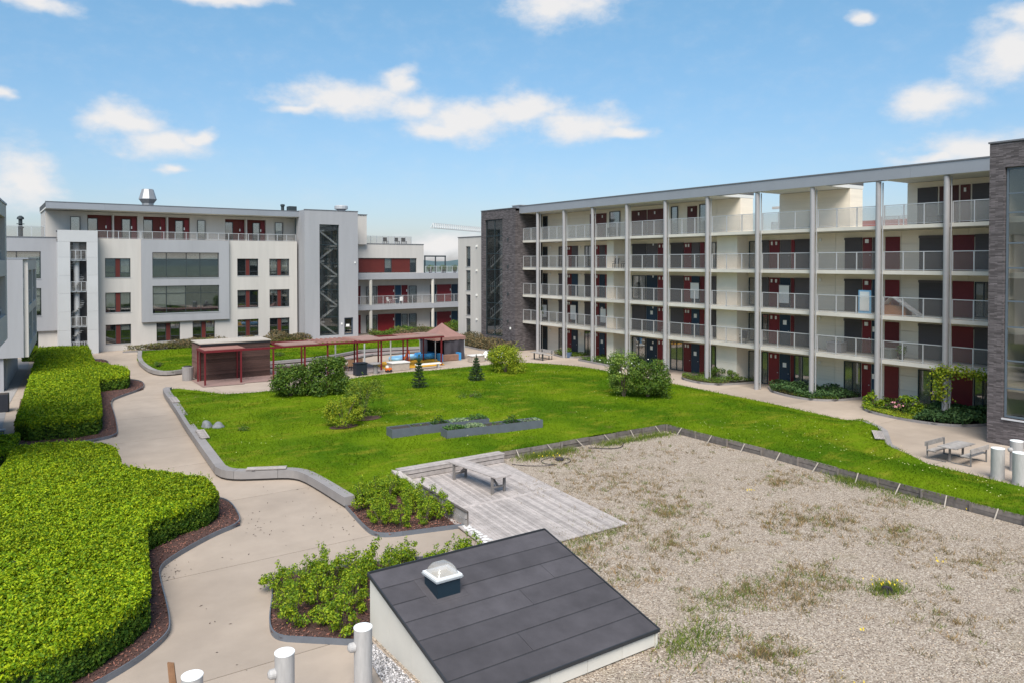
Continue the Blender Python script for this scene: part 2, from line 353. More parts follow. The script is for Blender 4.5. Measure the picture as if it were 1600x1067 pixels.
def gravel_mat():
    m = bpy.data.materials.new('gravel'); m.use_nodes = True; nt = m.node_tree; N = nt.nodes; L = nt.links; b = N['Principled BSDF']
    geo = N.new('ShaderNodeNewGeometry'); b.inputs['Roughness'].default_value = .9; b.inputs['Specular IOR Level'].default_value = .2
    vo = N.new('ShaderNodeTexVoronoi'); vo.inputs['Scale'].default_value = 29; L.new(geo.outputs['Position'], vo.inputs['Vector'])
    sp = N.new('ShaderNodeSeparateColor'); L.new(vo.outputs['Color'], sp.inputs[0])
    cr = N.new('ShaderNodeValToRGB'); cr.color_ramp.interpolation = 'LINEAR'; e = cr.color_ramp.elements
    e[0].position = 0; e[0].color = (.15, .11, .085, 1); e[1].position = 1; e[1].color = (.62, .54, .455, 1)
    for p, c in ((.3, (.30, .24, .188)), (.6, (.39, .315, .25)), (.85, (.475, .395, .32))):
        q = e.new(p); q.color = (*c, 1)
    L.new(sp.outputs[0], cr.inputs[0])
    n = N.new('ShaderNodeTexNoise'); n.inputs['Scale'].default_value = .45; n.inputs['Detail'].default_value = 6; n.inputs['Roughness'].default_value = .7; L.new(geo.outputs['Position'], n.inputs['Vector'])
    mr = N.new('ShaderNodeMapRange'); L.new(n.outputs['Fac'], mr.inputs[0]); mr.inputs[1].default_value = .56; mr.inputs[2].default_value = .72; mr.inputs[4].default_value = .5
    mx = N.new('ShaderNodeMix'); mx.data_type = 'RGBA'; L.new(mr.outputs[0], mx.inputs['Factor']); L.new(cr.outputs[0], mx.inputs['A']); mx.inputs['B'].default_value = (.23, .19, .115, 1)
    L.new(mx.outputs['Result'], b.inputs['Base Color'])
    bp = N.new('ShaderNodeBump'); bp.inputs['Strength'].default_value = .9; bp.inputs['Distance'].default_value = .03; bp.invert = True
    L.new(vo.outputs['Distance'], bp.inputs['Height']); L.new(bp.outputs[0], b.inputs['Normal']); return m
def lawn_mat(name, a, b_, c):
    m = bpy.data.materials.new(name); m.use_nodes = True; nt = m.node_tree; N = nt.nodes; L = nt.links; b = N['Principled BSDF']
    geo = N.new('ShaderNodeNewGeometry'); b.inputs['Roughness'].default_value = .9; b.inputs['Specular IOR Level'].default_value = .04
    def nz(s, d, r=.6, st=(1, 1, 1)):
        mp = N.new('ShaderNodeMapping'); mp.inputs['Scale'].default_value = st; L.new(geo.outputs['Position'], mp.inputs[0])
        n = N.new('ShaderNodeTexNoise'); n.inputs['Scale'].default_value = s; n.inputs['Detail'].default_value = d; n.inputs['Roughness'].default_value = r; L.new(mp.outputs[0], n.inputs['Vector']); return n.outputs['Fac']
    def mixc(f, A, B, lo, hi):
        mr = N.new('ShaderNodeMapRange'); L.new(f, mr.inputs[0]); mr.inputs[1].default_value = lo; mr.inputs[2].default_value = hi
        x = N.new('ShaderNodeMix'); x.data_type = 'RGBA'; L.new(mr.outputs[0], x.inputs['Factor'])
        for s, v in (('A', A), ('B', B)):
            if isinstance(v, tuple): x.inputs[s].default_value = (*v, 1)
            else: L.new(v, x.inputs[s])
        return x.outputs['Result']
    base = mixc(nz(.22, 5, .6, (1, .7, 1)), a, b_, .40, .60)
    base = mixc(nz(.5, 6, .65, (.8, 1.6, 1)), base, c, .53, .72)
    base = mixc(nz(.9, 7, .7), base, (.150, .135, .035), .60, .80)
    fine = nz(9, 5, .75); mr = N.new('ShaderNodeMapRange'); L.new(fine, mr.inputs[0]); mr.inputs[1].default_value = .3; mr.inputs[2].default_value = .7; mr.inputs[3].default_value = .72; mr.inputs[4].default_value = 1.25
    sc = N.new('ShaderNodeVectorMath'); sc.operation = 'SCALE'; L.new(base, sc.inputs[0]); L.new(mr.outputs[0], sc.inputs['Scale'])
    L.new(sc.outputs[0], b.inputs['Base Color'])
    bp = N.new('ShaderNodeBump'); bp.inputs['Strength'].default_value = .7; bp.inputs['Distance'].default_value = .06
    L.new(nz(16, 4, .7), bp.inputs['Height']); L.new(bp.outputs[0], b.inputs['Normal']); return m
GRAVEL = gravel_mat()
LAWN = lawn_mat('lawn grass', (.058, .122, .004), (.122, .190, .006), (.20, .212, .018))
BLADE = mat('grass blade', (.112, .188, .004), .8, .34, .45, var2=.26, island=.45, hue=.3, trans=.25, spec=.03)
DRYBLADE = mat('dry weed', (.20, .15, .075), .85, 0, island=.45, hue=.25, trans=.15)
WEED = mat('weed leaf', (.115, .16, .022), .8, 0, island=.4, hue=.3, trans=.2)
YELLOW = mat('yellow bloom', (.75, .55, .02), .7, 0, island=.2)
WHITEBLOOM = mat('pale seed head', (.72, .72, .52), .8, 0, island=.2)

# ---------------------------------------------------------------- ground, pavement, hills
g = sheet('ground', [(-420, -420), (420, -420), (420, 420), (-420, 420)], -.07, mat('town ground', (.12, .13, .09), .95, .3, .05), 60); tag(g, kind='structure')
def ringmesh(r0, r1, zf, n=180, k=6):
    v = []; f = []
    for j in range(k+1):
        r = r0+(r1-r0)*j/k
        for i in range(n):
            a = 2*math.pi*i/n; v.append((r*math.sin(a), r*math.cos(a), zf(r, a, j/k)))
    for j in range(k):
        for i in range(n):
            f.append((j*n+i, j*n+(i+1) % n, (j+1)*n+(i+1) % n, (j+1)*n+i))
    return v, f
v, f = ringmesh(410, 9000, lambda r, a, t: -.3-t*3, 96, 3)
tag(raw('terrain', v, f, mat('far country', (.10, .135, .10), .95, .3, .004)), kind='structure')
hm = mat('wooded hills', (.075, .115, .12), .95, .35, .01)
v, f = ringmesh(2500, 5200, lambda r, a, t: -5+math.sin(math.pi*min(1, t*1.0))*(34+9*math.sin(a*9)+9*math.sin(a*23+1)+5*math.sin(a*57)+3*math.sin(a*131)), 420, 8)
tag(raw('hills', v, f, hm, smooth=True), kind='structure')

pave = tag(sheet('pavement', [(-6, 2), (54, 2), (54, 104), (-6, 104)], -.06, SUB, 12), kind='structure')
YJ = [4.6, 11.4, 18.2, 24.7, 31.6, 38.3, 45.05, 51.8, 58.5, 65.2, 71.8, 78.4, 85.2, 93.5, 104]
for i in range(len(YJ)-1):
    y0, y1 = YJ[i]+.018, YJ[i+1]-.018
    xs = [-6, 14.5] if y1 < 58 else [-6, 14.5, 24, 33.5]
    for a, b in zip(xs[:-1], xs[1:]): box('paving_slab', pave, a+.01, b-.01, y0, y1, -.14, 0, PAVE)
    box('paving_slab', pave, 33.51, 53.9, y0, y1, -.14, 0, PAVE)

# ---------------------------------------------------------------- lawns
NORTH = [(10.7, 60.0), (11.2, 60.7), (12.0, 61.1), (13.0, 60.3), (13.8, 58.5), (14.4, 57.4), (16.5, 56.9), (18.1, 56.9), (23.5, 58.3), (25.9, 59.5), (28.9, 60.0), (33.0, 59.6), (38.4, 59.8), (41.4, 60.0), (43.0, 58.6)]
EAST = [(43.0, 58.6), (44.4, 56.2), (45.2, 54.0), (45.3, 51.1), (44.9, 43.2), (44.4, 38.0), (44.0, 33.1), (43.0, 26.5), (42.2, 24.6), (41.0, 23.2), (37.6, 20.9), (37.0, 20.0), (36.7, 17.5), (36.3, 14.1), (34.6, 3.0)]
WALLW = [(10.7, 60.0), (10.45, 58), (9.9, 51.5), (9.4, 46.4), (8.9, 40.5), (8.5, 35.6), (8.6, 34.8), (9.05, 34.2), (9.8, 33.8), (10.7, 33.35), (11.1, 33.05), (11.35, 32.5), (11.45, 31.0), (11.5, 28.0)]
inner = offset(WALLW, .22)
LAWNP = NORTH[:-1]+EAST+[(31.1, 3.0), (31.05, 12.0), (31.4, 19.6), (31.75, 23.9), (31.95, 30.6), (20.35, 30.62), (15.0, 30.3), (14.35, 27.6), (11.75, 28.4)]+[tuple(p) for p in inner[::-1][1:-1]]
def lawn_z(x, y):
    d = np.minimum(segdist(x, y, NORTH[3:]), segdist(x, y, EAST)); dw = segdist(x, y, EAST[8:12])
    t = np.clip(d/3.2, 0, 1); t = t*t*(3-2*t)
    z = .05+.36*t
    z = np.where(dw < 1.6, np.maximum(z, .05+.36*(1-np.clip((dw-.3)/1.3, 0, 1))), z)
    m = np.exp(-(((x-27)/9)**2+((y-45)/8)**2))*.28+fnoise(x, y, .5, 3)*.05*t+fnoise(x, y, 1.6, 5)*.02*t
    return z+m*t
def lz(x, y): return float(lawn_z(np.array([x*1.0]), np.array([y*1.0]))[0])
lawn = tag(sheet('lawn', LAWNP, lawn_z, LAWN, .8), kind='structure')
EDGE = LAWNP+[LAWNP[0]]
def grass(poly, n, zf, hmin, hmax, w, power=1.4, m=BLADE):
    x, y = scatter(poly, n*3); dist = np.hypot(x, y); k = RNG.uniform(0, 1, len(x)) < np.clip((22/dist)**power, .12, 1); x, y = x[k][:n], y[k][:n]
    P = np.stack([x, y, zf(x, y)], 1); s = np.hypot(x, y)/35
    return blades(P, RNG.uniform(hmin, hmax, len(x))*(1+.4*fnoise(x, y, .9, 9)), w*s, .55)
v1 = grass(LAWNP, 150000, lawn_z, .025, .075, .035)
e = np.array(dense(EDGE, .03)); e = e[segdist(e[:, 0], e[:, 1], WALLW) > .5] + RNG.normal(size=(1, 2))*0; e = e+RNG.normal(size=e.shape)*.05
v2 = blades(np.stack([e[:, 0], e[:, 1], lawn_z(e[:, 0], e[:, 1])-.03], 1), RNG.uniform(.06, .19, len(e)), .035, .8)
quad_mesh('grass', np.r_[v1, v2], LAWN, per=3)
cx, cy = scatter(LAWNP, 34); fx = np.repeat(cx, 7)+RNG.normal(size=238)*1.0; fy = np.repeat(cy, 7)+RNG.normal(size=238)*.8; k = inpoly(fx, fy, LAWNP); fx, fy = fx[k], fy[k]
fx2, fy2 = scatter([(31.8, 5), (36, 9), (36.6, 18), (41, 24), (38, 29), (32.5, 27), (31.8, 17)], 90); fx = np.r_[fx, fx2]; fy = np.r_[fy, fy2]
P = np.stack([fx, fy, lawn_z(fx, fy)+.11], 1)
quad_mesh('dandelions', leaf_quads(P, np.tile([0, 0, 1.], (len(P), 1)), .065, .065, .1), mat('dandelion heads', (.80, .78, .35), .8, 0, island=.25))

LAWN2 = [(13.3, 88.0), (12.0, 80.0), (11.75, 73.5), (12.2, 70.4), (13.2, 69.6), (14.5, 70.2), (17, 71.4), (21.6, 71.9), (25.5, 72.2), (29, 73.6), (33, 76.0), (36.5, 76.0), (39.6, 75.2), (42.5, 78.5), (43.0, 82.0), (35.3, 84.6), (28.1, 86.3), (18.8, 88.2)]
def lawn2_z(x, y): return .34+fnoise(x, y, .5, 8)*.04
tag(sheet('lawn', LAWN2, lawn2_z, LAWN, 1.2), kind='structure')
quad_mesh('grass', grass(LAWN2, 30000, lawn2_z, .03, .08, .04, .2), LAWN, per=3)

# ---------------------------------------------------------------- gravel field
GRAVELP = [(8.05, 1), (8.05, 18.2), (14.0, 18.4), (14.25, 22), (14.9, 30.2), (20.4, 30.5), (31.85, 30.5), (31.65, 23.9), (31.3, 19.6), (30.95, 12), (31.0, 1)]
gravel = tag(sheet('gravel', GRAVELP, lambda x, y: .03+fnoise(x, y, .8, 11)*.02, GRAVEL, .7), kind='structure')
n = 42000; x, y = scatter(GRAVELP, n); k = RNG.uniform(0, 1, n) < np.clip((17/np.hypot(x, y))**1.6, .05, 1); x, y = x[k], y[k]; n = len(x)
r = RNG.uniform(.010, .020, n); oct_ = np.array([[1, 0, 0], [0, 1, 0], [-1, 0, 0], [0, -1, 0], [0, 0, .8]]); a = RNG.uniform(0, 6.28, n)
ca, sa = np.cos(a), np.sin(a); st = RNG.uniform(.7, 1.4, n); tri = []
for i, j in ((0, 1), (1, 2), (2, 3), (3, 0)):
    for q in (i, j, 4):
        ox, oy, oz = oct_[q]; ox = ox*st; tri.append(np.stack([x+r*(ox*ca-oy*sa), y+r*(ox*sa+oy*ca), .035+fnoise(x, y, .8, 11)*.02+r*oz], 1))
quad_mesh('gravel_stones', np.stack(tri, 1).reshape(-1, 3), mat('loose stone', (.42, .335, .255), .9, 0, island=.55, hue=.08), per=3)
# weeds growing through the gravel: centre, spread, green tufts, dry tufts
PATCH = [(18.5, 20.5, 1.6, 60, 90), (21.9, 20.6, 1.0, 45, 60), (19.3, 17.9, 1.3, 30, 70), (24.6, 17.0, 1.7, 20, 130), (25.8, 16.6, 1.2, 20, 60), (16.8, 14.2, .7, 55, 25), (18.8, 13.4, 1.0, 20, 90), (20.6, 13.6, .9, 45, 60), (18.0, 14.2, .6, 40, 20),
         (16.4, 19.2, .9, 25, 40), (28.5, 20.8, 1.4, 20, 60), (22.5, 25.5, 1.8, 10, 60), (26.5, 14.2, 1.0, 15, 45), (29.5, 16.2, 1.0, 10, 40), (15.5, 11.6, .8, 30, 50), (23.5, 29.0, 1.8, 60, 50), (23.0, 22.8, 1.8, 12, 70), (19.0, 25.0, 1.6, 8, 50), (28.0, 27.0, 2.0, 10, 45), (21.0, 10.0, 1.4, 15, 60), (26.0, 11.0, 1.6, 8, 60), (16.0, 16.8, 1.0, 15, 40)]
G_, D_ = [], []
for cx, cy, s, ng, nd in PATCH:
    for nn, lst, hh in ((ng, G_, .13), (nd, D_, .16)):
        tx = cx+RNG.normal(size=nn)*s*.75; ty = cy+RNG.normal(size=nn)*s*.6
        for a, b in zip(tx, ty):
            if not inpoly(np.array([a]), np.array([b]), GRAVELP)[0]: continue
            q = RNG.integers(8, 20); P = np.stack([a+RNG.normal(size=q)*.08, b+RNG.normal(size=q)*.08, np.full(q, .02)], 1); lst.append(blades(P, RNG.uniform(.3, 1.2, q)*hh, .022, .7))
sx, sy = scatter(GRAVELP, 6000); kk = fnoise(sx, sy, .7, 21) > .15; sx, sy = sx[kk], sy[kk]
for a, b in zip(sx, sy): q = 6; D_.append(blades(np.stack([a+RNG.normal(size=q)*.06, b+RNG.normal(size=q)*.06, np.full(q, .02)], 1), RNG.uniform(.03, .12, q), .02, .8))
quad_mesh('dry_weeds', np.concatenate(D_), DRYBLADE, per=3)
def lush(line, n, h, sx=.35, sy=.25):
    i = RNG.integers(0, len(line), n); p = np.array(line)[i]+RNG.normal(size=(n, 2))*[sx, sy]; return blades(np.stack([p[:, 0], p[:, 1], np.full(n, .02)], 1), RNG.uniform(.4, 1, n)*h, .025, .6)
G_.append(lush(dense([(13.9, 12.9), (15.6, 13.3)], .05), 900, .20, .5, .4))
G_.append(lush(dense([(21.5, 30.0), (24.5, 30.0)], .05), 1600, .30)); G_.append(lush(dense([(26.5, 30.0), (31.4, 29.8)], .05), 1500, .30))
G_.append(lush(dense([(31.3, 19.4), (31.0, 17.6)], .05), 1500, .26, .45, .4)); G_.append(lush(dense([(30.8, 17), (30.7, 15)], .05), 500, .2)); G_.append(lush(dense([(19.0, 20.0), (15, 20.0)], .05), 500, .15, .3, .2))
tx, ty = 21.6, 11.9; G_.append(lush([(tx, ty)], 700, .22, .33, .22))
quad_mesh('green_weeds', np.concatenate(G_), WEED, per=3)
fl = []
for cx, cy, q, s in ((21.6, 11.9, 20, .3), (24.7, 11.9, 10, .1), (15.5, 9.4, 12, .4), (25.9, 20.0, 6, .12), (18.5, 10.8, 3, .1), (29.7, 10.6, 6, .15), (22.8, 29.6, 14, .4), (30.5, 13.8, 4, .1)):
    fl.append(np.stack([cx+RNG.normal(size=q)*s, cy+RNG.normal(size=q)*s, RNG.uniform(.12, .34, q)], 1))
P = np.concatenate(fl); quad_mesh('yellow_flowers', np.r_[leaf_quads(P, RNG.normal(size=P.shape)+[0, 0, 1.5], .05, .05, .1), leaf_quads(P+[.02, .02, .02], RNG.normal(size=P.shape)+[0, 0, 1.5], .05, .05, .1)], YELLOW)
t = thing('roof_drain', 'dark domed drain grate among yellow flowers in the gravel', 'drain', (21.45, 11.8, .03))
b = MB(); b.lathe([(.2, 0), (.2, .04), (.17, .05)], (21.45, 11.8, .03), 16); dk = mat('dark cast iron', (.035, .03, .035), .6, .2, 8); b.build('rim', dk, t)
for i in range(12):
    a = i*math.pi/6; b = MB(); c = Vector((21.45, 11.8, .08)); d = Vector((math.cos(a), math.sin(a), 0))
    b.bar(c+d*.16, c+d*.12+Vector((0, 0, .09)), .025); b.bar(c+d*.12+Vector((0, 0, .09)), c+Vector((0, 0, .14)), .025); b.build('grate_bar', dk, t)
t = thing('drain_cover', 'round dark drain cover circled by a black hose', 'drain', (22.9, 28.9, .03)); MB().lathe([(.22, 0), (.22, .06), (.12, .1)], (22.9, 28.9, .03), 14).build('cover', dk, t)
b = MB(); pts = [Vector((22.6+.75*math.cos(a), 28.8+.62*math.sin(a), .06)) for a in np.linspace(-1.6, 4.2, 22)]+[Vector((21.6, 28.4, .06)), Vector((20.9, 28.9, .06)), Vector((20.5, 29.5, .06))]
for p, q in zip(pts[:-1], pts[1:]): b.tube(p, q, .015, n=6, cap=False)
tag(b.build('garden_hose', dk, at=(22.6, 28.8, .05)), 'thin black hose curled on the gravel round the drain cover', 'hose')
b = MB(); pts = [Vector((25.6+2.4*t_, 30.0-.9*math.sin(t_*math.pi)-.1, .06)) for t_ in np.linspace(0, 1, 18)]
for p, q in zip(pts[:-1], pts[1:]): b.tube(p, q, .02, n=6, cap=False)
tag(b.build('garden_hose', dk, at=(26.8, 29.6, .05)), 'black hose sagging in an arc below the timber edge', 'hose')

# timber edge between gravel and lawn
t = thing('timber_edging', 'low weathered plank wall holding the lawn above the gravel', 'retaining wall', (26, 30.5, 0))
PW = [(20.4, 30.5), (31.9, 30.5), (31.66, 23.9), (31.36, 19.6), (31.0, 12.0), (31.0, 3.0)]
k = 0
for a, b_ in zip(PW[:-1], PW[1:]):
    for seg in chop([a, b_], 1.9, .02):
        p, q = seg[0], seg[-1]
        for z0, z1, o_ in ((0.0, .2, .012), (.21, .41, .0)):
            j = random.uniform(-.015, .015); vv, ff = ribbon([p, q], .03+o_, .075+o_, z0+j, z1+j+random.uniform(-.01, .01)); raw('plank', vv, ff, GREYWOOD, t, at=((p[0]+q[0])/2, (p[1]+q[1])/2, z0))
        d = (Vector(q)-Vector(p)).normalized(); nn = Vector((d.y, -d.x)); c = Vector(p)+d*.05
        MB().bar((c.x+nn.x*.02, c.y+nn.y*.02, 0), (c.x+nn.x*.02, c.y+nn.y*.02, .40+random.uniform(-.02, .03)), .09, .06).build('post', GREYWOOD, t)
        c = Vector(p).lerp(Vector(q), .55); e_ = c+nn*(.42+random.uniform(0, .15))+d*random.uniform(-.1, .2)
        MB().bar((c.x, c.y, .42), (e_.x, e_.y, .03), .04, .03).build('brace', PALEWOOD, t)

# ---------------------------------------------------------------- low concrete walls
def low_wall(line, label, ln=1.9, h=.45, w=.44):
    c = line[len(line)//2]; t = thing('low_wall', label, 'low wall', (c[0], c[1], 0))
    for seg in chop(line, ln, .014):
        a = seg[len(seg)//2]
        vv, ff = ribbon(seg, .07, w, 0, .1); raw('plinth', vv, ff, SUB, t, at=(a[0], a[1], 0))
        vv, ff = ribbon(seg, 0, w, .1, h); raw('wall_block', vv, ff, CONC, t, at=(a[0], a[1], .1))
    return t
sm = [(10.7, 60.0)]+WALLW[1:5]+smooth_line(WALLW[5:], 1)
lw = low_wall([(11.0, 60.6)]+sm, 'long low grey concrete seat wall edging the lawn beside the path', 1.9)
low_wall(smooth_line([(13.3, 88.0), (12.0, 80.0), (11.7, 73.5), (12.0, 70.3), (13.0, 69.5), (14.6, 70.2)], 1)[::1], 'curved grey concrete wall round the corner of the far lawn', 2.2, .4, .4)
low_wall([(20.6, 71.3), (25.5, 71.7), (29.2, 73.1), (33, 75.5), (36.5, 75.5), (39.8, 74.6), (42.8, 78.2)], 'winding pale wall along the far lawn behind the pergola', 2.4, .35, .35)
low_wall([(21.3, 69.0), (25, 69.3), (29, 70.3), (33, 72.5), (38.5, 72.3)], 'low grey kerb wall bounding the sand strip behind the pergola', 2.4, .25, .3)
tag(sheet('sand_strip', [(20.7, 69.4), (25, 69.7), (29, 70.7), (33, 72.9), (38.7, 72.7), (39.7, 74.5), (36.5, 75.4), (33, 75.4), (29.3, 73.0), (25.5, 71.6), (20.7, 71.2)], .02, mat('reddish gravel', (.27, .20, .19), .95, .25, 10, .5, 40), 2), kind='structure')
low_wall([(41.9, 24.6), (41.2, 23.4), (40.4, 22.6), (37.5, 20.75), (37.0, 20.1)], 'short curved lawn wall under the bench by the picnic table', 1.3, .42, .3)
def slat_bench(c, rz, L_, label, w=.46, z=.45):
    t = thing('wall_bench', label, 'bench', (c[0], c[1], z), rz, local=True)
    for k in range(2): box('bearer', t, -w/2, w/2, (-.35 if k == 0 else .27)*L_, (-.27 if k == 0 else .35)*L_, .0, .03, dk)
    for k in range(7):
        x0 = -w/2+k*w/7+.008; box('slat', t, x0, x0+w/7-.016, -L_/2, L_/2, .031, .07, OLDWOOD)
    return t
slat_bench((10.4, 54.4), -.08, 2.2, 'farthest slatted bench on the long seat wall by the pergola end')
slat_bench((9.52, 42.6), -.10, 2.2, 'slatted bench on the long seat wall beside the grey boulder')
slat_bench((10.25, 33.82), math.pi/2-.45, 1.7, 'slatted bench on the seat wall bend above the wide path')
slat_bench((38.9, 21.95), -.97, 2.0, 'slatted bench on the curved lawn wall facing the picnic table', .5)

# ---------------------------------------------------------------- beds with steel edging
def bed(name, label, poly, kerb, fill, z=.09, chips=0, h=.16):
    c = poly[0]; t = thing(name, label, 'planting bed', (c[0], c[1], 0))
    sheet('soil', poly, lambda x, y: z+fnoise(x, y, 2.5, 4)*.02, fill, .5, t)
    if kerb:
        for seg in chop(smooth_line(kerb, 2), 2.0, .008):
            vv, ff = ribbon(seg, -.015, .015, 0, h); raw('edging_strip', vv, ff, STEEL, t, at=(seg[0][0], seg[0][1], 0))
    if chips:
        x, y = scatter(poly, chips); P = np.stack([x, y, np.full(len(x), z+.03)+fnoise(x, y, 2.5, 4)*.02], 1)
        quad_mesh('bark_chips', leaf_quads(P, RNG.normal(size=P.shape)*.5+[0, 0, 1], RNG.uniform(.05, .12, len(P)), .035, .05), CHIP, t)
    return t
K1 = [(6.9, 32.3), (7.6, 32.1), (8.0, 31.3), (7.85, 29.3), (7.6, 28.3), (6.6, 27.8), (5.0, 26.4), (4.4, 25.6), (4.25, 24.4), (4.1, 22.6), (3.95, 21.4), (3.8, 20.9), (3.4, 20.4), (2.9, 19.9), (2.0, 19.3), (.2, 18.2)]
bed('hedge_bed', 'bark mulched bed with steel edging under the nearest hedge', K1+[(-.6, 18.3), (-.2, 33), (1, 41.4), (3.6, 41), (4.9, 39.1), (4.7, 35.4), (5.6, 34)], K1, MULCH, .08, 14000)
K2 = [(7.9, 75), (8.0, 72), (9.6, 69), (10.3, 67.7), (10.4, 65.9), (9.9, 63.2), (7.8, 60.2), (7.1, 58.7), (6.6, 52.1), (6.2, 48.2), (6.0, 46.9), (4.9, 46.2), (3.0, 46.0)]
bed('hedge_bed', 'bark mulched bed curving round the middle hedge beside the path', K2+[(1.2, 47), (2.0, 62), (4, 76)], K2, MULCH, .08, 9000)
K3 = [(8.8, 80.0), (9.6, 80.6), (9.9, 82.5), (9.6, 84.5), (8.9, 85)]
bed('hedge_bed', 'small rounded bed at the far end of the middle hedge', K3+[(7.9, 83)], K3, MULCH, .08, 500)
KF = [(13.4, 21.1), (10.5, 21.9), (8.2, 22.8), (7.3, 22.75), (6.95, 22.5), (6.7, 21.6), (6.2, 20.3), (6.0, 19.5), (6.1, 19.05), (6.5, 18.7), (7.6, 17.75)]
bed('shrub_bed', 'shrub bed with steel edging beside the dark sloping roof', KF+[(7.95, 18.0), (8.0, 18.5), (13.6, 18.5)], KF, MULCH, .08, 3500)
KG = [(11.55, 28.0), (11.15, 25.2), (11.2, 24.5), (11.6, 24.15), (12.2, 24.0), (14.2, 23.5)]
bed('shrub_bed', 'shrub bed with steel edging between the seat wall and the deck', KG+[(14.5, 28.0), (13, 28.6)], KG, MULCH, .08, 3500)
tag(sheet('pebble_strip', [(7.65, 17.7), (7.98, 18.2), (7.98, 5), (6.9, 5), (6.9, 12)], .02, mat('grey pebbles', (.36, .34, .34), .9, .5, 26, .9, 30), .8), kind='structure')
x, y = scatter([(7.65, 17.7), (7.98, 18.2), (7.98, 11), (6.9, 12)], 5000); r = RNG.uniform(.025, .045, 5000); P = np.stack([x, y, np.full(5000, .04)], 1)
quad_mesh('pebbles', leaf_quads(P, RNG.normal(size=P.shape)*.6+[0, 0, 1], r*1.6, r*1.3, -.3), mat('pebble', (.42, .40, .40), .85, 0, island=.6), per=4)
tag(sheet('terrace_strip', [(-4, 40), (.2, 40), (1.2, 60), (3.2, 80), (3.8, 91), (-4, 91)], .02, mat('grey terrace', (.30, .28, .27), .9, .15, 2), 3), kind='structure')

# bits of bark and leaf litter blown onto the path
lx = np.concatenate([4.55+RNG.normal(size=40)*.35, 7.9+RNG.normal(size=25)*.5, RNG.uniform(4.5, 13, 90), 11.0+RNG.normal(size=25)*.5]); ly = np.concatenate([25.2+RNG.normal(size=40)*.5, 27.9+RNG.normal(size=25)*.7, RNG.uniform(15.5, 33, 90), 26.5+RNG.normal(size=25)*1.0]); P = np.stack([lx, ly, np.full(len(lx), .012)], 1)
quad_mesh('leaf_litter', leaf_quads(P, RNG.normal(size=P.shape)*.25+[0, 0, 1], RNG.uniform(.03, .13, len(P)), .035, .05), mat('dry litter', (.07, .05, .04), .9, 0, island=.5))

# ---------------------------------------------------------------- sloping-roofed shed in the foreground
WALLC = mat('cream wall panel', (.60, .565, .51), .75, .05, 1.5, .08, 50, var2=.05, objvar=.03)
FELT = mat('roofing felt', (.066, .060, .066), .85, .22, 1.6, .35, 180, var2=.16, objvar=.14, spec=.3)
TRIM = mat('dark trim metal', (.03, .032, .037), .5, .1, 3)
t = thing('roof_hatch_building', 'low cream building with a dark sloping felt roof and skylight', 'outbuilding', (10.9, 15.5, 0))
X0, X1, Y0, Y1, ZA, ZB = 8.05, 13.75, 13.35, 18.08, .45, 1.60       # eaves near the camera, high side away
rz_ = lambda y: ZA+(ZB-ZA)*(y-Y0)/(Y1-Y0)
ys = [13.35, 14.55, 15.75, 16.95, 18.08]
for a, b in zip(ys[:-1], ys[1:]):
    for xa, nm in ((X0+.06, 'side_panel'), (X1-.11, 'side_panel')):
        vv = [(xa, a+.004, 0), (xa+.05, a+.004, 0), (xa+.05, b-.004, 0), (xa, b-.004, 0), (xa, a+.004, rz_(a)-.07), (xa+.05, a+.004, rz_(a)-.07), (xa+.05, b-.004, rz_(b)-.07), (xa, b-.004, rz_(b)-.07)]
        raw(nm, vv, BF, WALLC, t, at=(xa, a, 0))
xs = np.linspace(X0+.115, X1-.115, 6)
for a, b in zip(xs[:-1], xs[1:]): box('front_panel', t, a+.005, b-.005, Y0+.05, Y0+.1, .06, ZA-.045, WALLC); box('back_panel', t, a+.005, b-.005, Y1-.1, Y1-.05, 0, ZB-.09, WALLC)
def roofpt(x, y, dz=0.0): return (x, y, rz_(y)+dz)
vv = [roofpt(X0, Y0, -.06), roofpt(X1, Y0, -.06), roofpt(X1, Y1, -.06), roofpt(X0, Y1, -.06), roofpt(X0, Y0, .0), roofpt(X1, Y0, .0), roofpt(X1, Y1, .0), roofpt(X0, Y1, .0)]
rf = raw('roof', vv, BF, TRIM, t)
rows = np.linspace(Y1-.02, Y0+.02, 8); cuts = {0: [], 1: [], 2: [12.55], 3: [11.35], 4: [], 5: [10.35], 6: []}
for k in range(7):
    xsn = [X0+.02]+cuts[k]+[X1-.02]
    for a, b in zip(xsn[:-1], xsn[1:]):
        y1_, y0_ = rows[k]-.022, rows[k+1]; n = 14; V = []; F = []
        for i in range(n+1):
            x = a+(b-a)*i/n+(.012 if i == 0 and a > X0+.1 else 0)
            for y_, e_ in ((y0_, .013+.004*random.random()), (y0_+.02, .015+.003*random.random()), (y1_, .004)): V.append(roofpt(x, y_, e_))
            V.append(roofpt(x, y0_, .0005)); 
        for i in range(n):
            p, q = 4*i, 4*i+4; F += [(p, q, q+1, p+1), (p+1, q+1, q+2, p+2), (p+3, q+3, q, p)]
        F += [(3, 0, 1, 2), (4*n+2, 4*n+1, 4*n, 4*n+3)]
        raw('felt_strip', V, F, FELT, rf)
for p, q in (((X0, Y0), (X1, Y0)), ((X0, Y1), (X1, Y1)), ((X0, Y0), (X0, Y1)), ((X1, Y0), (X1, Y1))):
    MB().bar(roofpt(*p, -.005), roofpt(*q, -.005), .035, .085).build('roof_edge', TRIM, rf)
t2 = thing('skylight', 'square domed skylight on the dark felt roof', 'skylight', (9.52, 16.80, rz_(16.80)))
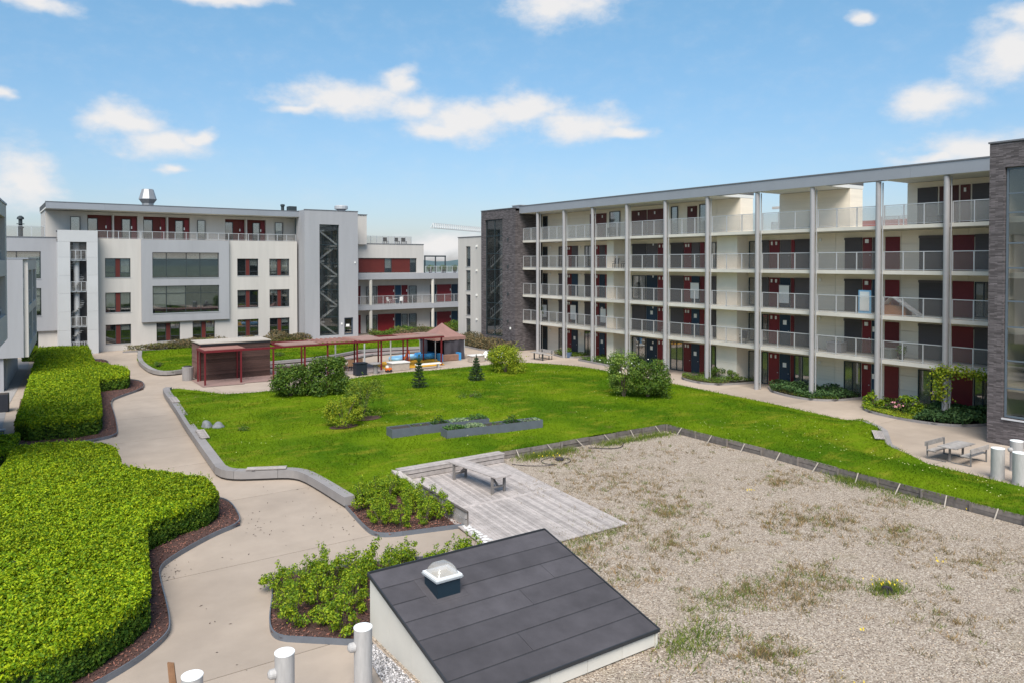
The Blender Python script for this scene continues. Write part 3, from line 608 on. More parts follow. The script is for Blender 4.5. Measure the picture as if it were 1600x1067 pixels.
zc = rz_(16.80); s = .33; MB().add([roofpt(9.52-.52, 16.33, .016), roofpt(9.52+.52, 16.33, .016), roofpt(9.52+.52, 17.37, .016), roofpt(9.52-.52, 17.37, .016), roofpt(9.52-.5, 16.35, .028), roofpt(9.52+.5, 16.35, .028), roofpt(9.52+.5, 17.35, .028), roofpt(9.52-.5, 17.35, .028)], BF).build('flashing', FELT, t2)
box('curb', t2, 9.52-s, 9.52+s, 16.80-s, 16.80+s, zc-.12, zc+.34, mat('skylight curb', (.012, .026, .04), .45, .05, 3))
WHITE = mat('white plastic', (.74, .74, .75), .45, .03, 3); PANED = mat('dark well', (.10, .09, .085), .8)
b = MB(); e_ = s+.04
for (a0, a1, b0, b1) in ((-e_, e_, -e_, -e_+.09), (-e_, e_, e_-.09, e_), (-e_, -e_+.09, -e_+.09, e_-.09), (e_-.09, e_, -e_+.09, e_-.09)): b.box(9.52+a0, 9.52+a1, 16.80+b0, 16.80+b1, zc+.34, zc+.44)
b.build('frame', WHITE, t2); b = MB(); e2 = s+.06
for (a0, a1, b0, b1) in ((-e2, e2, -e2, -e2+.03), (-e2, e2, e2-.03, e2), (-e2, -e2+.03, -e2+.03, e2-.03), (e2-.03, e2, -e2+.03, e2-.03)): b.box(9.52+a0, 9.52+a1, 16.80+b0, 16.80+b1, zc+.37, zc+.40)
b.build('frame_rib', mat('grey gasket', (.35, .36, .37), .5), t2)
box('light_well', t2, 9.52-.29, 9.52+.29, 16.80-.29, 16.80+.29, zc+.341, zc+.36, mat('pale light well', (.45, .41, .36), .8, .2, 3))
DOME = glass_mat('acrylic dome', (.62, .58, .53), .35, .04, 1.0)
n = 12; V = []; F = []
for i in range(n+1):
    for j in range(n+1):
        u, w_ = -1+2*i/n, -1+2*j/n; V.append((9.52+u*.31, 16.80+w_*.31, zc+.445+.25*((1-u**4)*(1-w_**4))**.6))
for i in range(n):
    for j in range(n): a = i*(n+1)+j; F.append((a, a+n+1, a+n+2, a+1))
raw('dome', V, F, DOME, t2, smooth=True)

# ---------------------------------------------------------------- vent pipes
PIPE = mat('pale pipe coating', (.40, .38, .37), .5, .14, 4, .05, 40, stretch=(3, 3, .6), var2=.06); CAPW = mat('pipe cap white', (.86, .86, .86), .5, .02)
def pipe(x, y, h, r, label, side):
    t = thing('vent_pipe', label, 'vent pipe', (x, y, 0), group='tall round vent pipes')
    MB().lathe([(r, 0), (r, h-.03), (r-.012, h-.02)], (x, y, 0), 40).build('pipe', PIPE, t, smooth=False)
    MB().lathe([(r+.006, h-.028), (r+.006, h-.004), (r-.01, h)], (x, y, 0), 40).build('cap', CAPW, t)
    MB().lathe([(r+.012, .0), (r+.012, .04)], (x, y, 0), 32).build('base_ring', PIPE, t)
    d = Vector((math.cos(side), math.sin(side), 0)); c = Vector((x, y, h-.42)); MB().tube(c+d*(r-.02), c+d*(r+.10), .11, .10, 16).tube(c+d*(r+.10), c+d*(r+.14), .10, .05, 16).build('side_outlet', PIPE, t)
for x, y, h, lab in ((6.85, 15.65, 1.52, 'pale vent pipe nearest the sloping roof'), (5.08, 15.6, 1.5, 'middle pale vent pipe standing on the path in the foreground'), (3.3, 15.75, 1.5, 'pale vent pipe beside the leaning brown board')):
    pipe(x, y, h, .2, lab, math.pi*.95)
for x, y, h, lab, sd_ in ((36.95, 15.35, 1.38, 'vent pipe nearest the picnic table, at the lawn edge', .3), (39.1, 15.45, 1.4, 'vent pipe standing closest to the brick tower', 2.6), (36.75, 14.4, 1.4, 'vent pipe cut by the right edge of the photo', .3)): pipe(x, y, h, .27, lab, sd_)
t = thing('leaning_board', 'brown wooden board standing upright beside a vent pipe', 'board', (2.9, 15.9, 0)); BROWN = mat('brown board', (.22, .115, .06), .7, .25, 6)
MB().add([(2.98, 15.7, 0), (3.12, 15.55, 0), (3.14, 15.59, 0), (3.0, 15.74, 0), (2.90, 16.05, 1.72), (3.0, 15.95, 1.72), (3.02, 15.99, 1.72), (2.92, 16.09, 1.72)], BF).build('board', BROWN, t); MB().bar((3.0, 16.12, 0), (3.0, 16.02, 1.66), .05, .05).build('batten', BROWN, t)

# ---------------------------------------------------------------- timber deck
t = thing('timber_deck', 'weathered grey timber deck between lawn and gravel', 'deck', (17.2, 25.5, 0))
DQ = [(14.75, 30.0), (20.3, 30.0), (19.2, 20.25), (13.6, 20.3)]
b = MB(); vv, ff = prism([(14.8, 29.9), (20.2, 29.9), (19.1, 20.35), (13.7, 20.4)], .0, .06); b.add(vv, ff); b.build('frame', mat('deck shade board', (.10, .09, .085), .9, .2, 4), t)
def lerp(a, b, s): return (a[0]+(b[0]-a[0])*s, a[1]+(b[1]-a[1])*s)
NB = 40; ym = .49
for k in range(NB):
    for s0, s1 in ((0.0, ym-.004), (ym+.004, 1.0)):
        a, b_ = (k+.03)/NB, (k+.97)/NB; T = lambda u, w_: lerp(lerp(DQ[0], DQ[1], u), lerp(DQ[3], DQ[2], u), w_)
        j = random.uniform(-.004, .004); vv, ff = prism([T(a, s0), T(b_, s0), T(b_, s1), T(a, s1)], .062, .1+j); c = T(a, s0); raw('deck_board', vv, ff, OLDWOOD, t, at=(c[0], c[1], .06))
vv, ff = prism([lerp(DQ[0], DQ[3], ym-.009), lerp(DQ[1], DQ[2], ym-.009), lerp(DQ[1], DQ[2], ym+.009), lerp(DQ[0], DQ[3], ym+.009)], .063, .107); raw('joint_board', vv, ff, OLDWOOD, t)
# raised seat ledge at the back of the deck and edge capping on its left
t3 = thing('corner_bench', 'long timber seat ledge along the back of the deck', 'bench', (17.5, 30.1, .1))
for k, (z0, z1) in enumerate(((.12, .29), (.33, .50))): box('front_board', t3, 14.95+.25*(1-k)*0, 20.3, 29.86, 29.9, z0, z1, OLDWOOD)
for k in range(4): box('seat_board', t3, 14.85, 20.32, 29.84+k*.135, 29.84+k*.135+.127, .502, .54, OLDWOOD)
box('core', t3, 14.98, 20.28, 29.91, 30.34, 0.03, .5, mat('deck shade board', (.1, .09, .085)))
for x in (20.3,): box('end_board', t3, x-.02, x+.02, 29.905, 30.36, .11, .5, OLDWOOD)
b = MB(); b.add([(14.62, 30.3, .36), (14.84, 29.9, .36), (14.80, 27.6, .36), (14.55, 27.6, .36), (14.62, 30.3, .54), (14.84, 29.83, .54), (14.62, 27.6, .17), (14.42, 27.6, .17)], BF); b.build('side_capping', OLDWOOD, t3)
t4 = thing('timber_screen', 'timber backrest screen on the left side of the deck', 'screen', (14.35, 25, .1))
for k, (z0, z1) in enumerate(((.10, .32), (.36, .60))):
    for (a, b_) in (((14.42, 27.3), (14.32, 25.3)), ((14.32, 25.28), (14.22, 23.35))): vv, ff = ribbon([a, b_], -.02, .02, z0, z1); raw('back_plank', vv, ff, TREAD, t4, at=(a[0], a[1], z0))
vv, ff = ribbon([(14.42, 27.3), (14.22, 23.3)], -.055, .055, .61, .65); raw('top_rail', vv, ff, mat('dark timber', (.10, .085, .075), .85, .2, 5), t4)
for y in (27.1, 25.3, 23.4): MB().bar((14.28+.05*(y-23.4)/1.9, y, .0), (14.28+.05*(y-23.4)/1.9, y, .6), .08, .1).build('post', GREYWOOD, t4)
# trestle table on the deck
t = thing('trestle_table', 'long grey wooden table standing on the deck', 'table', (17.3, 27.4, .1), math.radians(5), local=True)
for k in range(4): box('top_board', t, -.4+k*.2+.004, -.4+k*.2+.196, -1.72, 1.72, .70, .745, OLDWOOD)
LEGW = mat('table leg timber', (.20, .18, .17), .85, .25, 6)
for sy in (-1.35, 1.35):
    for sx in (-.32, .32): box('leg', t, sx-.045, sx+.045, sy-.045, sy+.045, .003, .70, LEGW)
    box('cross_rail', t, -.275, .275, sy-.03, sy+.03, .22, .29, LEGW)
    MB().bar((0, sy-(.05 if sy > 0 else -.05), .28), (0, sy-(.55 if sy > 0 else -.55), .68), .07).build('brace', LEGW, t)
# white stones at the deck corner
t = thing('stone_edging', 'row of rough white stones between the path and the deck corner', 'stones', (14.2, 22.5, 0)); ST = mat('white stone', (.62, .60, .585), .85, .15, 7, .4, 20, objvar=.15)
for i in range(18):
    c = Vector((14.02+.17*(i % 2)+random.uniform(-.04, .04)+.02*(i//2)*-1+.15, 23.4-.21*(i//2)+random.uniform(-.04, .04), .04)); b = MB()
    pr = [(.02, 0), (.10, .01), (.12, .05), (.09, .10), (.03, .115)]; b.lathe(pr, (0, 0, 0), 7); b.v = [(c.x+x*random.uniform(.8, 1.25), c.y+y*random.uniform(.8, 1.3), c.z-.04+z) for x, y, z in b.v]; b.build('stone', ST, t, at=c)

# ---------------------------------------------------------------- picnic set on the right path
def bench_back(label, x0, x1, y, face):
    """bench with a back: seat towards 'face' (+1: seat lies at greater Y than back... )"""
    t = thing('park_bench', label, 'bench', ((x0+x1)/2, y, 0)); FR = mat('galvanised frame', (.20, .19, .185), .6, .15, 5, metal=.3)
    for k in range(3): box('seat_slat', t, x0, x1, y+face*(.06+k*.13), y+face*(.06+k*.13+.12), .43, .47, TREAD)
    for k in range(1): box('back_slat', t, x0, x1, y-face*.05, y-face*.01, .62, .84, TREAD)
    for x in (x0+.12, x1-.12):
        box('leg', t, x-.03, x+.03, y-face*.008, y+face*.045, .0, .80, FR); box('seat_arm', t, x-.025, x+.025, y+face*.05, y+face*.44, .38, .428, FR); box('foot', t, x-.025, x+.025, y+face*.05, y+face*.9, .0, .05, FR)
    return t
bench_back('wooden bench with backrest on the far side of the picnic table', 37.85, 39.75, 18.95, -1)
bench_back('wooden bench with backrest on the near side of the picnic table', 37.95, 39.75, 16.95, 1)
t = thing('picnic_table', 'grey slatted wooden picnic table between two benches', 'table', (38.9, 17.98, 0))
for k in range(5): box('top_slat', t, 37.85, 39.85, 17.55+k*.17+.004, 17.55+k*.17+.164, .71, .75, TREAD)
for x in (38.2, 39.5): box('leg', t, x-.04, x+.04, 17.94, 18.02, 0, .66, LEGW); box('bearer', t, x-.03, x+.03, 17.6, 18.36, .661, .709, LEGW)
# planters on the lawn
def planter(p, q, label, plants):
    p, q = Vector(p), Vector(q); d = q-p; L_ = d.length; rz = math.atan2(d.y, d.x); c = (p+q)/2; z = lz(c.x, c.y)-.03
    ZN = mat('grey zinc planter', (.125, .138, .165), .5, .12, 3, metal=.2); t = thing('raised_planter', label, 'planter', (c.x, c.y, z), rz, local=True); w = .42
    box('front_side', t, -L_/2, L_/2, -w, -w+.03, 0, .46, ZN); box('back_side', t, -L_/2, L_/2, w-.03, w, 0, .46, ZN)
    n = 5
    for i in range(n+1): x = -L_/2+.015+(L_-.03)*i/n; box('divider' if 0 < i < n else 'end_side', t, x-.015, x+.015, -w+.031, w-.031, 0, .459, ZN)
    for i in range(n):
        x0 = -L_/2+.04+(L_-.03)*i/n; x1 = x0+(L_-.03)/n-.05; box('soil', t, x0, x1, -w+.035, w-.035, .1, .41, SOIL)
        k, h, dn = plants[i]
        if dn:
            xx = RNG.uniform(x0, x1, dn); yy = RNG.uniform(-w+.06, w-.06, dn); zz = .41+RNG.uniform(.02, 1, dn)*h*np.exp(-((xx-(x0+x1)/2)/((x1-x0)*(.22 if h > .3 else .6)))**2); P = np.stack([xx, yy, zz], 1)
            quad_mesh('herbs', leaf_quads(P, RNG.normal(size=P.shape)*.6+[0, 0, .8], .10, .06, .2), k, t)
HERB = mat('herb leaves', (.07, .15, .03), .7, 0, island=.4, hue=.3, trans=.2); HERBP = mat('pale herb leaves', (.22, .30, .16), .7, 0, island=.4, hue=.2, trans=.2); HERBD = mat('dark herb leaves', (.03, .075, .012), .7, 0, island=.4, trans=.15)
planter((17.5, 36.5), (23.25, 36.05), 'farther long grey zinc planter on the lawn', [(HERB, .1, 0), (HERB, .1, 30), (HERBD, .5, 350), (HERBP, .15, 300), (HERB, .3, 300)])
planter((19.8, 34.75), (25.55, 34.1), 'nearer long grey zinc planter on the lawn', [(HERB, .22, 450), (HERBP, .2, 450), (HERB, .1, 40), (HERBD, .45, 380), (HERBP, .08, 120)])
def rock(name, label, c, r, m, seed, group=None):
    rr = np.random.default_rng(seed); bm = bmesh.new(); bmesh.ops.create_icosphere(bm, subdivisions=3, radius=1)
    for v in bm.verts:
        n_ = .16*math.sin(v.co.x*3.1+seed)+.12*math.sin(v.co.y*4.3+seed*2)+.1*math.sin(v.co.z*5+seed); v.co *= 1+n_; v.co = Vector((v.co.x*r[0], v.co.y*r[1], max(-.12, v.co.z)*r[2]))
    me = bpy.data.meshes.new(name); bm.to_mesh(me); bm.free(); me.materials.append(m); o = link(bpy.data.objects.new(name, me)); o.location = c; me.polygons.foreach_set('use_smooth', [True]*len(me.polygons))
    return tag(o, label, 'rock', group)
RK = mat('grey boulder', (.20, .205, .215), .8, .25, 4, .5, 12)
rock('boulder', 'smaller grey boulder on the lawn edge by the seat wall', (10.25, 44.6, lz(10.25, 44.6)), (.30, .36, .30), RK, 3); rock('boulder', 'larger pale grey boulder beside the seat wall bench', (10.7, 44.15, lz(10.7, 44.15)), (.36, .32, .27), RK, 8)

# ---------------------------------------------------------------- hedges
HL = mat('hedge leaf', (.185, .275, .008), .6, .25, 1.4, island=.55, hue=.35, trans=.22, spec=.2, var2=.22)
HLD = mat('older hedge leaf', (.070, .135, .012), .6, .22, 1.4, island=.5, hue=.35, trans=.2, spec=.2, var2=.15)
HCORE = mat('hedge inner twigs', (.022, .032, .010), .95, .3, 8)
def hedge(name, label, poly, h, dens_, size, near=True, seed=1):
    A = sum(poly[i][0]*poly[(i+1) % len(poly)][1]-poly[(i+1) % len(poly)][0]*poly[i][1] for i in range(len(poly)))/2
    if A < 0: poly = poly[::-1]; A = -A
    c = np.mean(poly, 0); t = thing(name, label, 'hedge', (c[0], c[1], 0))
    loop = poly+[poly[0]]
    ins = [Vector(p) for p in poly]; n = len(poly); inn = []
    for i in range(n):
        a, b, d = ins[i-1], ins[i], ins[(i+1) % n]; n1 = (b-a).normalized(); n2 = (d-b).normalized(); nn = (Vector((-n1.y, n1.x))+Vector((-n2.y, n2.x))).normalized(); inn.append((b.x+nn.x*.15, b.y+nn.y*.15))
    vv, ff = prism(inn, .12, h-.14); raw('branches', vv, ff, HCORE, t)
    # top
    nt_ = int(A*dens_); x, y = scatter(poly, nt_); ed = segdist(x, y, loop)
    hz = h+fnoise(x, y, 1.3, seed)*.05+fnoise(x, y, 5, seed+1)*.035; rnd = np.clip(1-ed/.28, 0, 1); hz = hz-.16*rnd**2
    P = np.stack([x, y, hz+np.minimum(0, fnoise(x, y, 13, seed+4))*.20+np.minimum(0, fnoise(x, y, 6, seed+9))*.10-RNG.uniform(0, .11, nt_)+RNG.exponential(.02, nt_)], 1); Nn = RNG.normal(size=(nt_, 3))*.75+[0, 0, 1]
    vs = [leaf_quads(P, Nn, RNG.uniform(.7, 1.3, nt_)*size, RNG.uniform(.7, 1.2, nt_)*size*.62, .2)]
    # stray shoots standing out of the clipped top
    k = int(A*7); sx, sy = scatter(poly, k)
    for j in range(5):
        P = np.stack([sx+RNG.normal(size=k)*.03, sy+RNG.normal(size=k)*.03, h-.03+j*.035+fnoise(sx, sy, 1.3, seed)*.05], 1); vs.append(leaf_quads(P, RNG.normal(size=(k, 3))*.7+[0, 0, .8], size*.9, size*.5, .2))
    # sides
    vd = []
    for a, b in zip(loop[:-1], loop[1:]):
        L_ = math.hypot(b[0]-a[0], b[1]-a[1]); nx, ny = (b[1]-a[1])/L_, -(b[0]-a[0])/L_
        if nx*a[0]+ny*a[1] > 0 and nx*(a[0]+b[0])/2+ny*(a[1]+b[1])/2 > 1.5 and ny > .5: dd = dens_*.25
        else: dd = dens_*1.0
        m = int(L_*h*dd); s = RNG.uniform(0, 1, m); z = h*(1-RNG.uniform(0, 1, m)**1.0*.97)
        bul = fnoise(s*L_+a[0]*3, z*1.5, 3, seed+2)*.06+np.minimum(0, fnoise(s*L_+a[0]*3, z*1.3, 12, seed+5))*.12-RNG.uniform(0, .10, m)-.12*np.clip((z-(h-.22))/.22, 0, 1)**2-.10*np.clip(1-z/.35, 0, 1)
        P = np.stack([a[0]+(b[0]-a[0])*s+nx*bul, a[1]+(b[1]-a[1])*s+ny*bul, z*.97], 1); Nn = RNG.normal(size=(m, 3))*.55+[nx, ny, .45]
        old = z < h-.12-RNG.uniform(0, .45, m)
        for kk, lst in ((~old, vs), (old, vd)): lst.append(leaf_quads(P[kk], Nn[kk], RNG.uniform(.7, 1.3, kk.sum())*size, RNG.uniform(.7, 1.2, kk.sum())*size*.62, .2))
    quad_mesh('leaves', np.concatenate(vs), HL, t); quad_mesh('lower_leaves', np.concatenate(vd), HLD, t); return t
H1 = [(-.9, 18.2), (1.6, 19.5), (3.0, 20.75), (3.5, 21.5), (4.3, 26.95), (4.5, 27.35), (6.7, 28.85), (7.15, 29.4), (7.25, 31.6), (6.9, 32.0), (5.7, 33.8), (4.75, 35.3), (5.0, 39.0), (4.6, 40.4), (3.7, 41.2), (2.1, 41.9), (1.0, 41.4), (-.2, 33)]
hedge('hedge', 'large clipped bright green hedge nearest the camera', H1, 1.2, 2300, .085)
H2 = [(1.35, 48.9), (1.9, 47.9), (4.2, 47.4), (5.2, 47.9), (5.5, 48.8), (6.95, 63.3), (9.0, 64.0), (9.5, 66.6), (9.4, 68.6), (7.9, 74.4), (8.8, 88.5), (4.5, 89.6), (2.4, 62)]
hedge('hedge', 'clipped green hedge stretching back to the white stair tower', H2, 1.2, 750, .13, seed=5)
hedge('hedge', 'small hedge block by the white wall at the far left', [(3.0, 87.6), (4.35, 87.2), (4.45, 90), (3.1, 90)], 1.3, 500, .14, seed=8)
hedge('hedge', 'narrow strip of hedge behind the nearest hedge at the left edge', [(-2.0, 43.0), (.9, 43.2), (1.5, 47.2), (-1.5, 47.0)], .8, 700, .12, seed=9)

# ---------------------------------------------------------------- shrubs, bushes, trees
BARK = mat('bark', (.11, .085, .065), .9, .3, 12, .5, 40)
def foliage(kinds, n, size, flat=.62, up=.5, shell=.75):
    """leaves in clumps: kinds = [(cx,cy,cz,rx,ry,rz,weight)]"""
    w = np.array([k[6] if len(k) > 6 else k[3]*k[4] for k in kinds]); w = w/w.sum(); vs = []
    for k, ww in zip(kinds, w):
        m = int(n*ww); d = RNG.normal(size=(m, 3)); d /= np.linalg.norm(d, axis=1)[:, None]
        rr = shell+(1-shell)*RNG.uniform(0, 1, m)**.6; rr *= 1+.16*np.sin(d[:, 0]*7+k[0]*5)*np.sin(d[:, 1]*6+k[1]*3)+.10*np.sin(d[:, 2]*9+k[2])
        rr *= RNG.uniform(.82, 1.08, m); P = np.array(k[:3])+d*rr[:, None]*np.array(k[3:6]); P[:, 2] = np.maximum(P[:, 2], .04)
        Nn = d+RNG.normal(size=(m, 3))*.6+[0, 0, up]; vs.append(leaf_quads(P, Nn, RNG.uniform(.7, 1.35, m)*size, RNG.uniform(.7, 1.2, m)*size*flat, .2))
    return np.concatenate(vs)
def clumps(r, h, n, seed, cr=(.3, .45), low=.2):
    q = np.random.default_rng(seed); o = []
    for i in range(n):
        z = low*h+(1-low)*h*q.uniform(.1, .88); a = q.uniform(0, 6.28); prof = math.sqrt(max(.05, 1-((z/h-.40)/.66)**2)); rad = r*prof*math.sqrt(q.uniform(.15, .9)); c = r*q.uniform(*cr)
        o.append((rad*math.cos(a), rad*math.sin(a), min(z, h-c*.8), c, c, c*q.uniform(.75, 1.0)))
    return o
def stems(b, r, h, n, seed, thick=.03):
    q = np.random.default_rng(seed)
    for i in range(n):
        a = q.uniform(0, 6.28); s = q.uniform(.2, .8)*r; z = h*q.uniform(.55, .9); m = Vector((s*.4*math.cos(a), s*.4*math.sin(a), z*.5)); b.tube((.05*math.cos(a), .05*math.sin(a), 0), m, thick, thick*.7, 6, False).tube(m, (s*math.cos(a), s*math.sin(a), z), thick*.7, thick*.3, 6, False)
    return b
def bush(name, label, c, r, h, m, nleaf, size, ncl=14, seed=1, cat='bush', group=None, cr=(.3, .45), shell=.7, low=.04, wide=1.0, sprays=0):
    t = thing(name, label, cat, c, random.uniform(0, 6.28), group, local=True)
    stems(MB(), r, h, 7, seed, .014+.007*h).build('stems', BARK, t)
    v = foliage(clumps(r, h, ncl, seed, cr, low), nleaf, size, shell=shell)
    if sprays:
        q = np.random.default_rng(seed+50); ex = []
        for i in range(sprays):
            a = q.uniform(0, 6.28); e = q.uniform(.3, 1.2); d = np.array([math.cos(a)*math.cos(e), math.sin(a)*math.cos(e), math.sin(e)]); s = q.uniform(.75, 1.2); b0 = np.array([0, 0, h*.35])+d*[r*.7, r*.7, h*.5]; m_ = 10
            P = b0+d[None]*np.linspace(0, r*.55*s, m_)[:, None]+RNG.normal(size=(m_, 3))*.03; ex.append(leaf_quads(P, RNG.normal(size=P.shape)+[0, 0, 1], size, size*.6, .2))
        v = np.r_[v, np.concatenate(ex)]
    quad_mesh('leaves', v, m, t); return t
LF_DARK = mat('dark green leaves', (.065, .12, .013), .6, .2, 1.5, island=.45, hue=.3, trans=.18, spec=.3)
LF_YEL = mat('yellow green leaves', (.22, .28, .015), .65, .2, 1.5, island=.4, hue=.3, trans=.3)
LF_MID = mat('mid green leaves', (.085, .15, .015), .65, .2, 1.5, island=.45, hue=.3, trans=.25)
LF_LIGHT = mat('light green leaves', (.135, .20, .018), .65, .2, 1.5, island=.5, hue=.35, trans=.28)
LF_GREY = mat('grey green leaves', (.125, .195, .03), .7, .2, 1.5, island=.5, hue=.25, trans=.2)
LF_YOUNG = mat('young shrub leaves', (.165, .25, .010), .65, .15, 2, island=.5, hue=.35, trans=.3)
LF_BLOOM = mat('white blossom', (.60, .62, .50), .7, 0, island=.3)
def on(x, y): return (x, y, lz(x, y)-.03)
bush('bush', 'dark green round bush left of its twin near the pergola', on(17.3, 51.5), 1.25, 2.35, LF_DARK, 7000, .14, 34, 1, group=None)
bush('bush', 'larger dark green bush right of its twin near the pergola', on(19.55, 50.8), 1.4, 2.6, LF_DARK, 8000, .14, 36, 2)
bush('bush', 'small yellow green bush behind the dark green bushes', on(20.7, 51.9), .8, 1.6, LF_YEL, 1300, .14, 8, 3)
bush('bush', 'lower lime yellow bush in front on the lawn', on(16.5, 40.3), 1.0, 1.7, LF_YEL, 4200, .095, 34, 4, shell=.3, cr=(.24, .4), sprays=22)
bush('bush', 'taller loose green bush with a yellow top on the lawn', on(18.35, 41.8), 1.25, 2.45, LF_LIGHT, 4800, .095, 38, 5, shell=.3, cr=(.24, .4), sprays=26)
bush('bush', 'wide yellow green bush beyond the small conifers', on(35.9, 52.6), 1.6, 2.3, LF_YEL, 7000, .125, 40, 6, shell=.4, cr=(.24, .4), sprays=24)
bush('bush', 'dense dark green bush with white sprays on the right of the lawn', on(37.4, 37.5), 1.5, 2.6, LF_DARK, 9500, .12, 42, 7)
tb = bush('bush', 'pale grey green tall bush rising behind the dense dark one', on(36.2, 38.6), 1.2, 3.3, LF_GREY, 7500, .11, 40, 8, shell=.35, sprays=70, cr=(.24, .4))
P = RNG.normal(size=(220, 3))*[.6, .6, .3]+[0, 0, 2.35]; quad_mesh('blossom', leaf_quads(P, RNG.normal(size=P.shape)+[0, 0, 1], .10, .08, .1), LF_BLOOM, tb)
for x, y, r, h in ((16.4, 40.0, .75, .1), (18.4, 41.3, .8, .1)):
    tag(sheet('bare_soil', [(x+r*1.1*math.cos(a), y+r*.8*math.sin(a)) for a in np.linspace(0, 6.28, 13)[:-1]], lambda X, Y: lawn_z(X, Y)+.03, MULCH, .3), kind='structure')
bush('small_shrub', 'tiny dark tuft of shrub on the far left lawn', (12.9, 74, .3), .5, .5, LF_DARK, 300, .12, 6, 12)
bush('small_shrub', 'low dark sprout on the lawn behind the pergola', (24.3, 75.5, .3), .6, .45, LF_DARK, 300, .12, 6, 13)
bush('small_shrub', 'low leafy tuft on the open lawn between planter and conifers', on(26.6, 43.2), .8, .35, LF_MID, 350, .10, 8, 14)
bush('small_shrub', 'small dark weed tuft on the lawn right of the boulders', on(11.7, 42.6), .45, .25, LF_DARK, 200, .09, 6, 15)
NEED = mat('spruce needles', (.032, .062, .022), .8, .2, 2, island=.5, hue=.2, trans=.1)
def conifer(label, c, h, r, seed):
    t = thing('conifer', label, 'tree', c, 0, 'small spruces on the lawn', local=True); MB().tube((0, 0, 0), (0, 0, h*.97), .06, .012, 8).build('trunk', BARK, t); q = np.random.default_rng(seed); vs = []
    L_ = 9
    for k in range(L_):
        z = h*(.06+.88*k/L_); rad = r*(1-.9*k/L_)*q.uniform(.85, 1.1); nb = 12-k//2
        for i in range(nb):
            a = 6.28*i/nb+q.uniform(-.25, .25); m = 26; s = RNG.uniform(.05, 1, m)**.7; rr = rad*q.uniform(.8, 1.12)
            P = np.stack([np.cos(a)*s*rr, np.sin(a)*s*rr, z-s*.06*h*.5+.10*s**2*h*.5], 1)+RNG.normal(size=(m, 3))*[.03, .03, .03]; vs.append(leaf_quads(P, RNG.normal(size=(m, 3))*.7+[0, 0, .7], .15, .05, .2))
    P = np.stack([RNG.normal(size=60)*.03, RNG.normal(size=60)*.03, RNG.uniform(h*.8, h*1.03, 60)], 1); vs.append(leaf_quads(P, RNG.normal(size=(60, 3)), .12, .04, .2)); quad_mesh('needles', np.concatenate(vs), NEED, t)
conifer('taller dark spruce in front of the sandbox covers', on(25.7, 48.7), 2.35, .62, 1); conifer('shorter dark spruce to the right of the taller one', on(31.0, 49.4), 1.95, .72, 2)
# young shrubs in the two mulched beds
YS = []
for s in range(5):
    h = (.95, .8, 1.0, .72, .88)[s]; YS.append((h, foliage(clumps(.44, h*.92, 18, 30+s, (.24, .40), .02)+[(RNG.normal()*.12, RNG.normal()*.12, h*.97, .08, .08, .16) for _ in range(2)], 1150, .07, shell=.25)))
ORD = ['first', 'second', 'third', 'fourth', 'fifth', 'sixth', 'seventh', 'eighth', 'ninth']
def row_labels(pts, per, where):
    # rows counted from the camera, places counted from the left as seen from it
    sy, cy_ = math.sin(YAW), math.cos(YAW); q = [(x*sy+y*cy_, (x*cy_-y*sy)/(x*sy+y*cy_), i) for i, (x, y) in enumerate(pts)]; q.sort(); out = {}
    for r in range(0, len(q), per):
        for j, (_, _, i) in enumerate(sorted(q[r:r+per], key=lambda a: a[1])): out[i] = f"leafy young shrub {ORD[j]} from left in the {ORD[r//per]} row from the front, {where}"
    return out
def young(x, y, k, lab, grp, sc=1.0):
    t = thing('young_shrub', lab, 'shrub', (x, y, .07), random.uniform(0, 6.28), grp, local=True); h, v = YS[k % 5]; key = ('ys', k % 5)
    if key not in BOXC:
        BOXC[key] = (stems(MB(), .35, h, 6, 60+k, .012).build('stems', BARK, t).data, quad_mesh('leaves', v, LF_YOUNG, t).data)
    else:
        for nm, me in zip(('stems', 'leaves'), BOXC[key]):
            o = link(bpy.data.objects.new(nm, me), t)
            if nm == 'leaves': o['kind'] = 'stuff'
    # an upright wispy shoot on some of them
    t.scale = (sc, sc, sc*random.uniform(.9, 1.15))
GB = 'young shrubs in the bed by the deck'; LB = 'young leafy green shrub in the bed between seat wall and deck'
SPG = [(11.75, 25.3), (12.3, 24.7), (13.2, 24.5), (13.9, 24.6), (12.1, 26.3), (12.8, 25.6), (13.6, 25.4), (11.9, 27.2), (12.7, 26.8), (13.4, 26.4), (14.0, 26.1), (12.4, 27.9), (13.2, 27.6), (14.0, 27.2), (14.2, 25.4), (13.7, 28.2), (11.9, 26.0), (13.1, 28.4)]
RL = row_labels(SPG, 5, 'deck bed')
for i, (x, y) in enumerate(SPG): young(x, y, i, RL[i], GB, random.uniform(.85, 1.1))
FB = 'young shrubs in the bed by the sloping roof'; LF_ = 'young leafy green shrub in the bed beside the sloping roof'
SPF = [(6.6, 19.5), (7.35, 19.2), (7.5, 18.4), (6.75, 20.4), (7.5, 20.1), (7.2, 21.2), (6.95, 22.0), (7.9, 20.9), (7.75, 21.9), (8.5, 21.5), (8.4, 22.1), (9.1, 21.0), (9.2, 21.8), (9.9, 21.4), (10.5, 21.0), (10.9, 21.5), (11.6, 20.9), (12.2, 20.6), (12.8, 20.7), (8.6, 20.2), (9.7, 20.3), (11.2, 20.1), (8.2, 19.4), (10.4, 19.6), (12.2, 19.6)]
RL = row_labels(SPF, 5, 'sloping roof bed')
for i, (x, y) in enumerate(SPF): young(x, y, i+2, RL[i], FB, random.uniform(.85, 1.12))
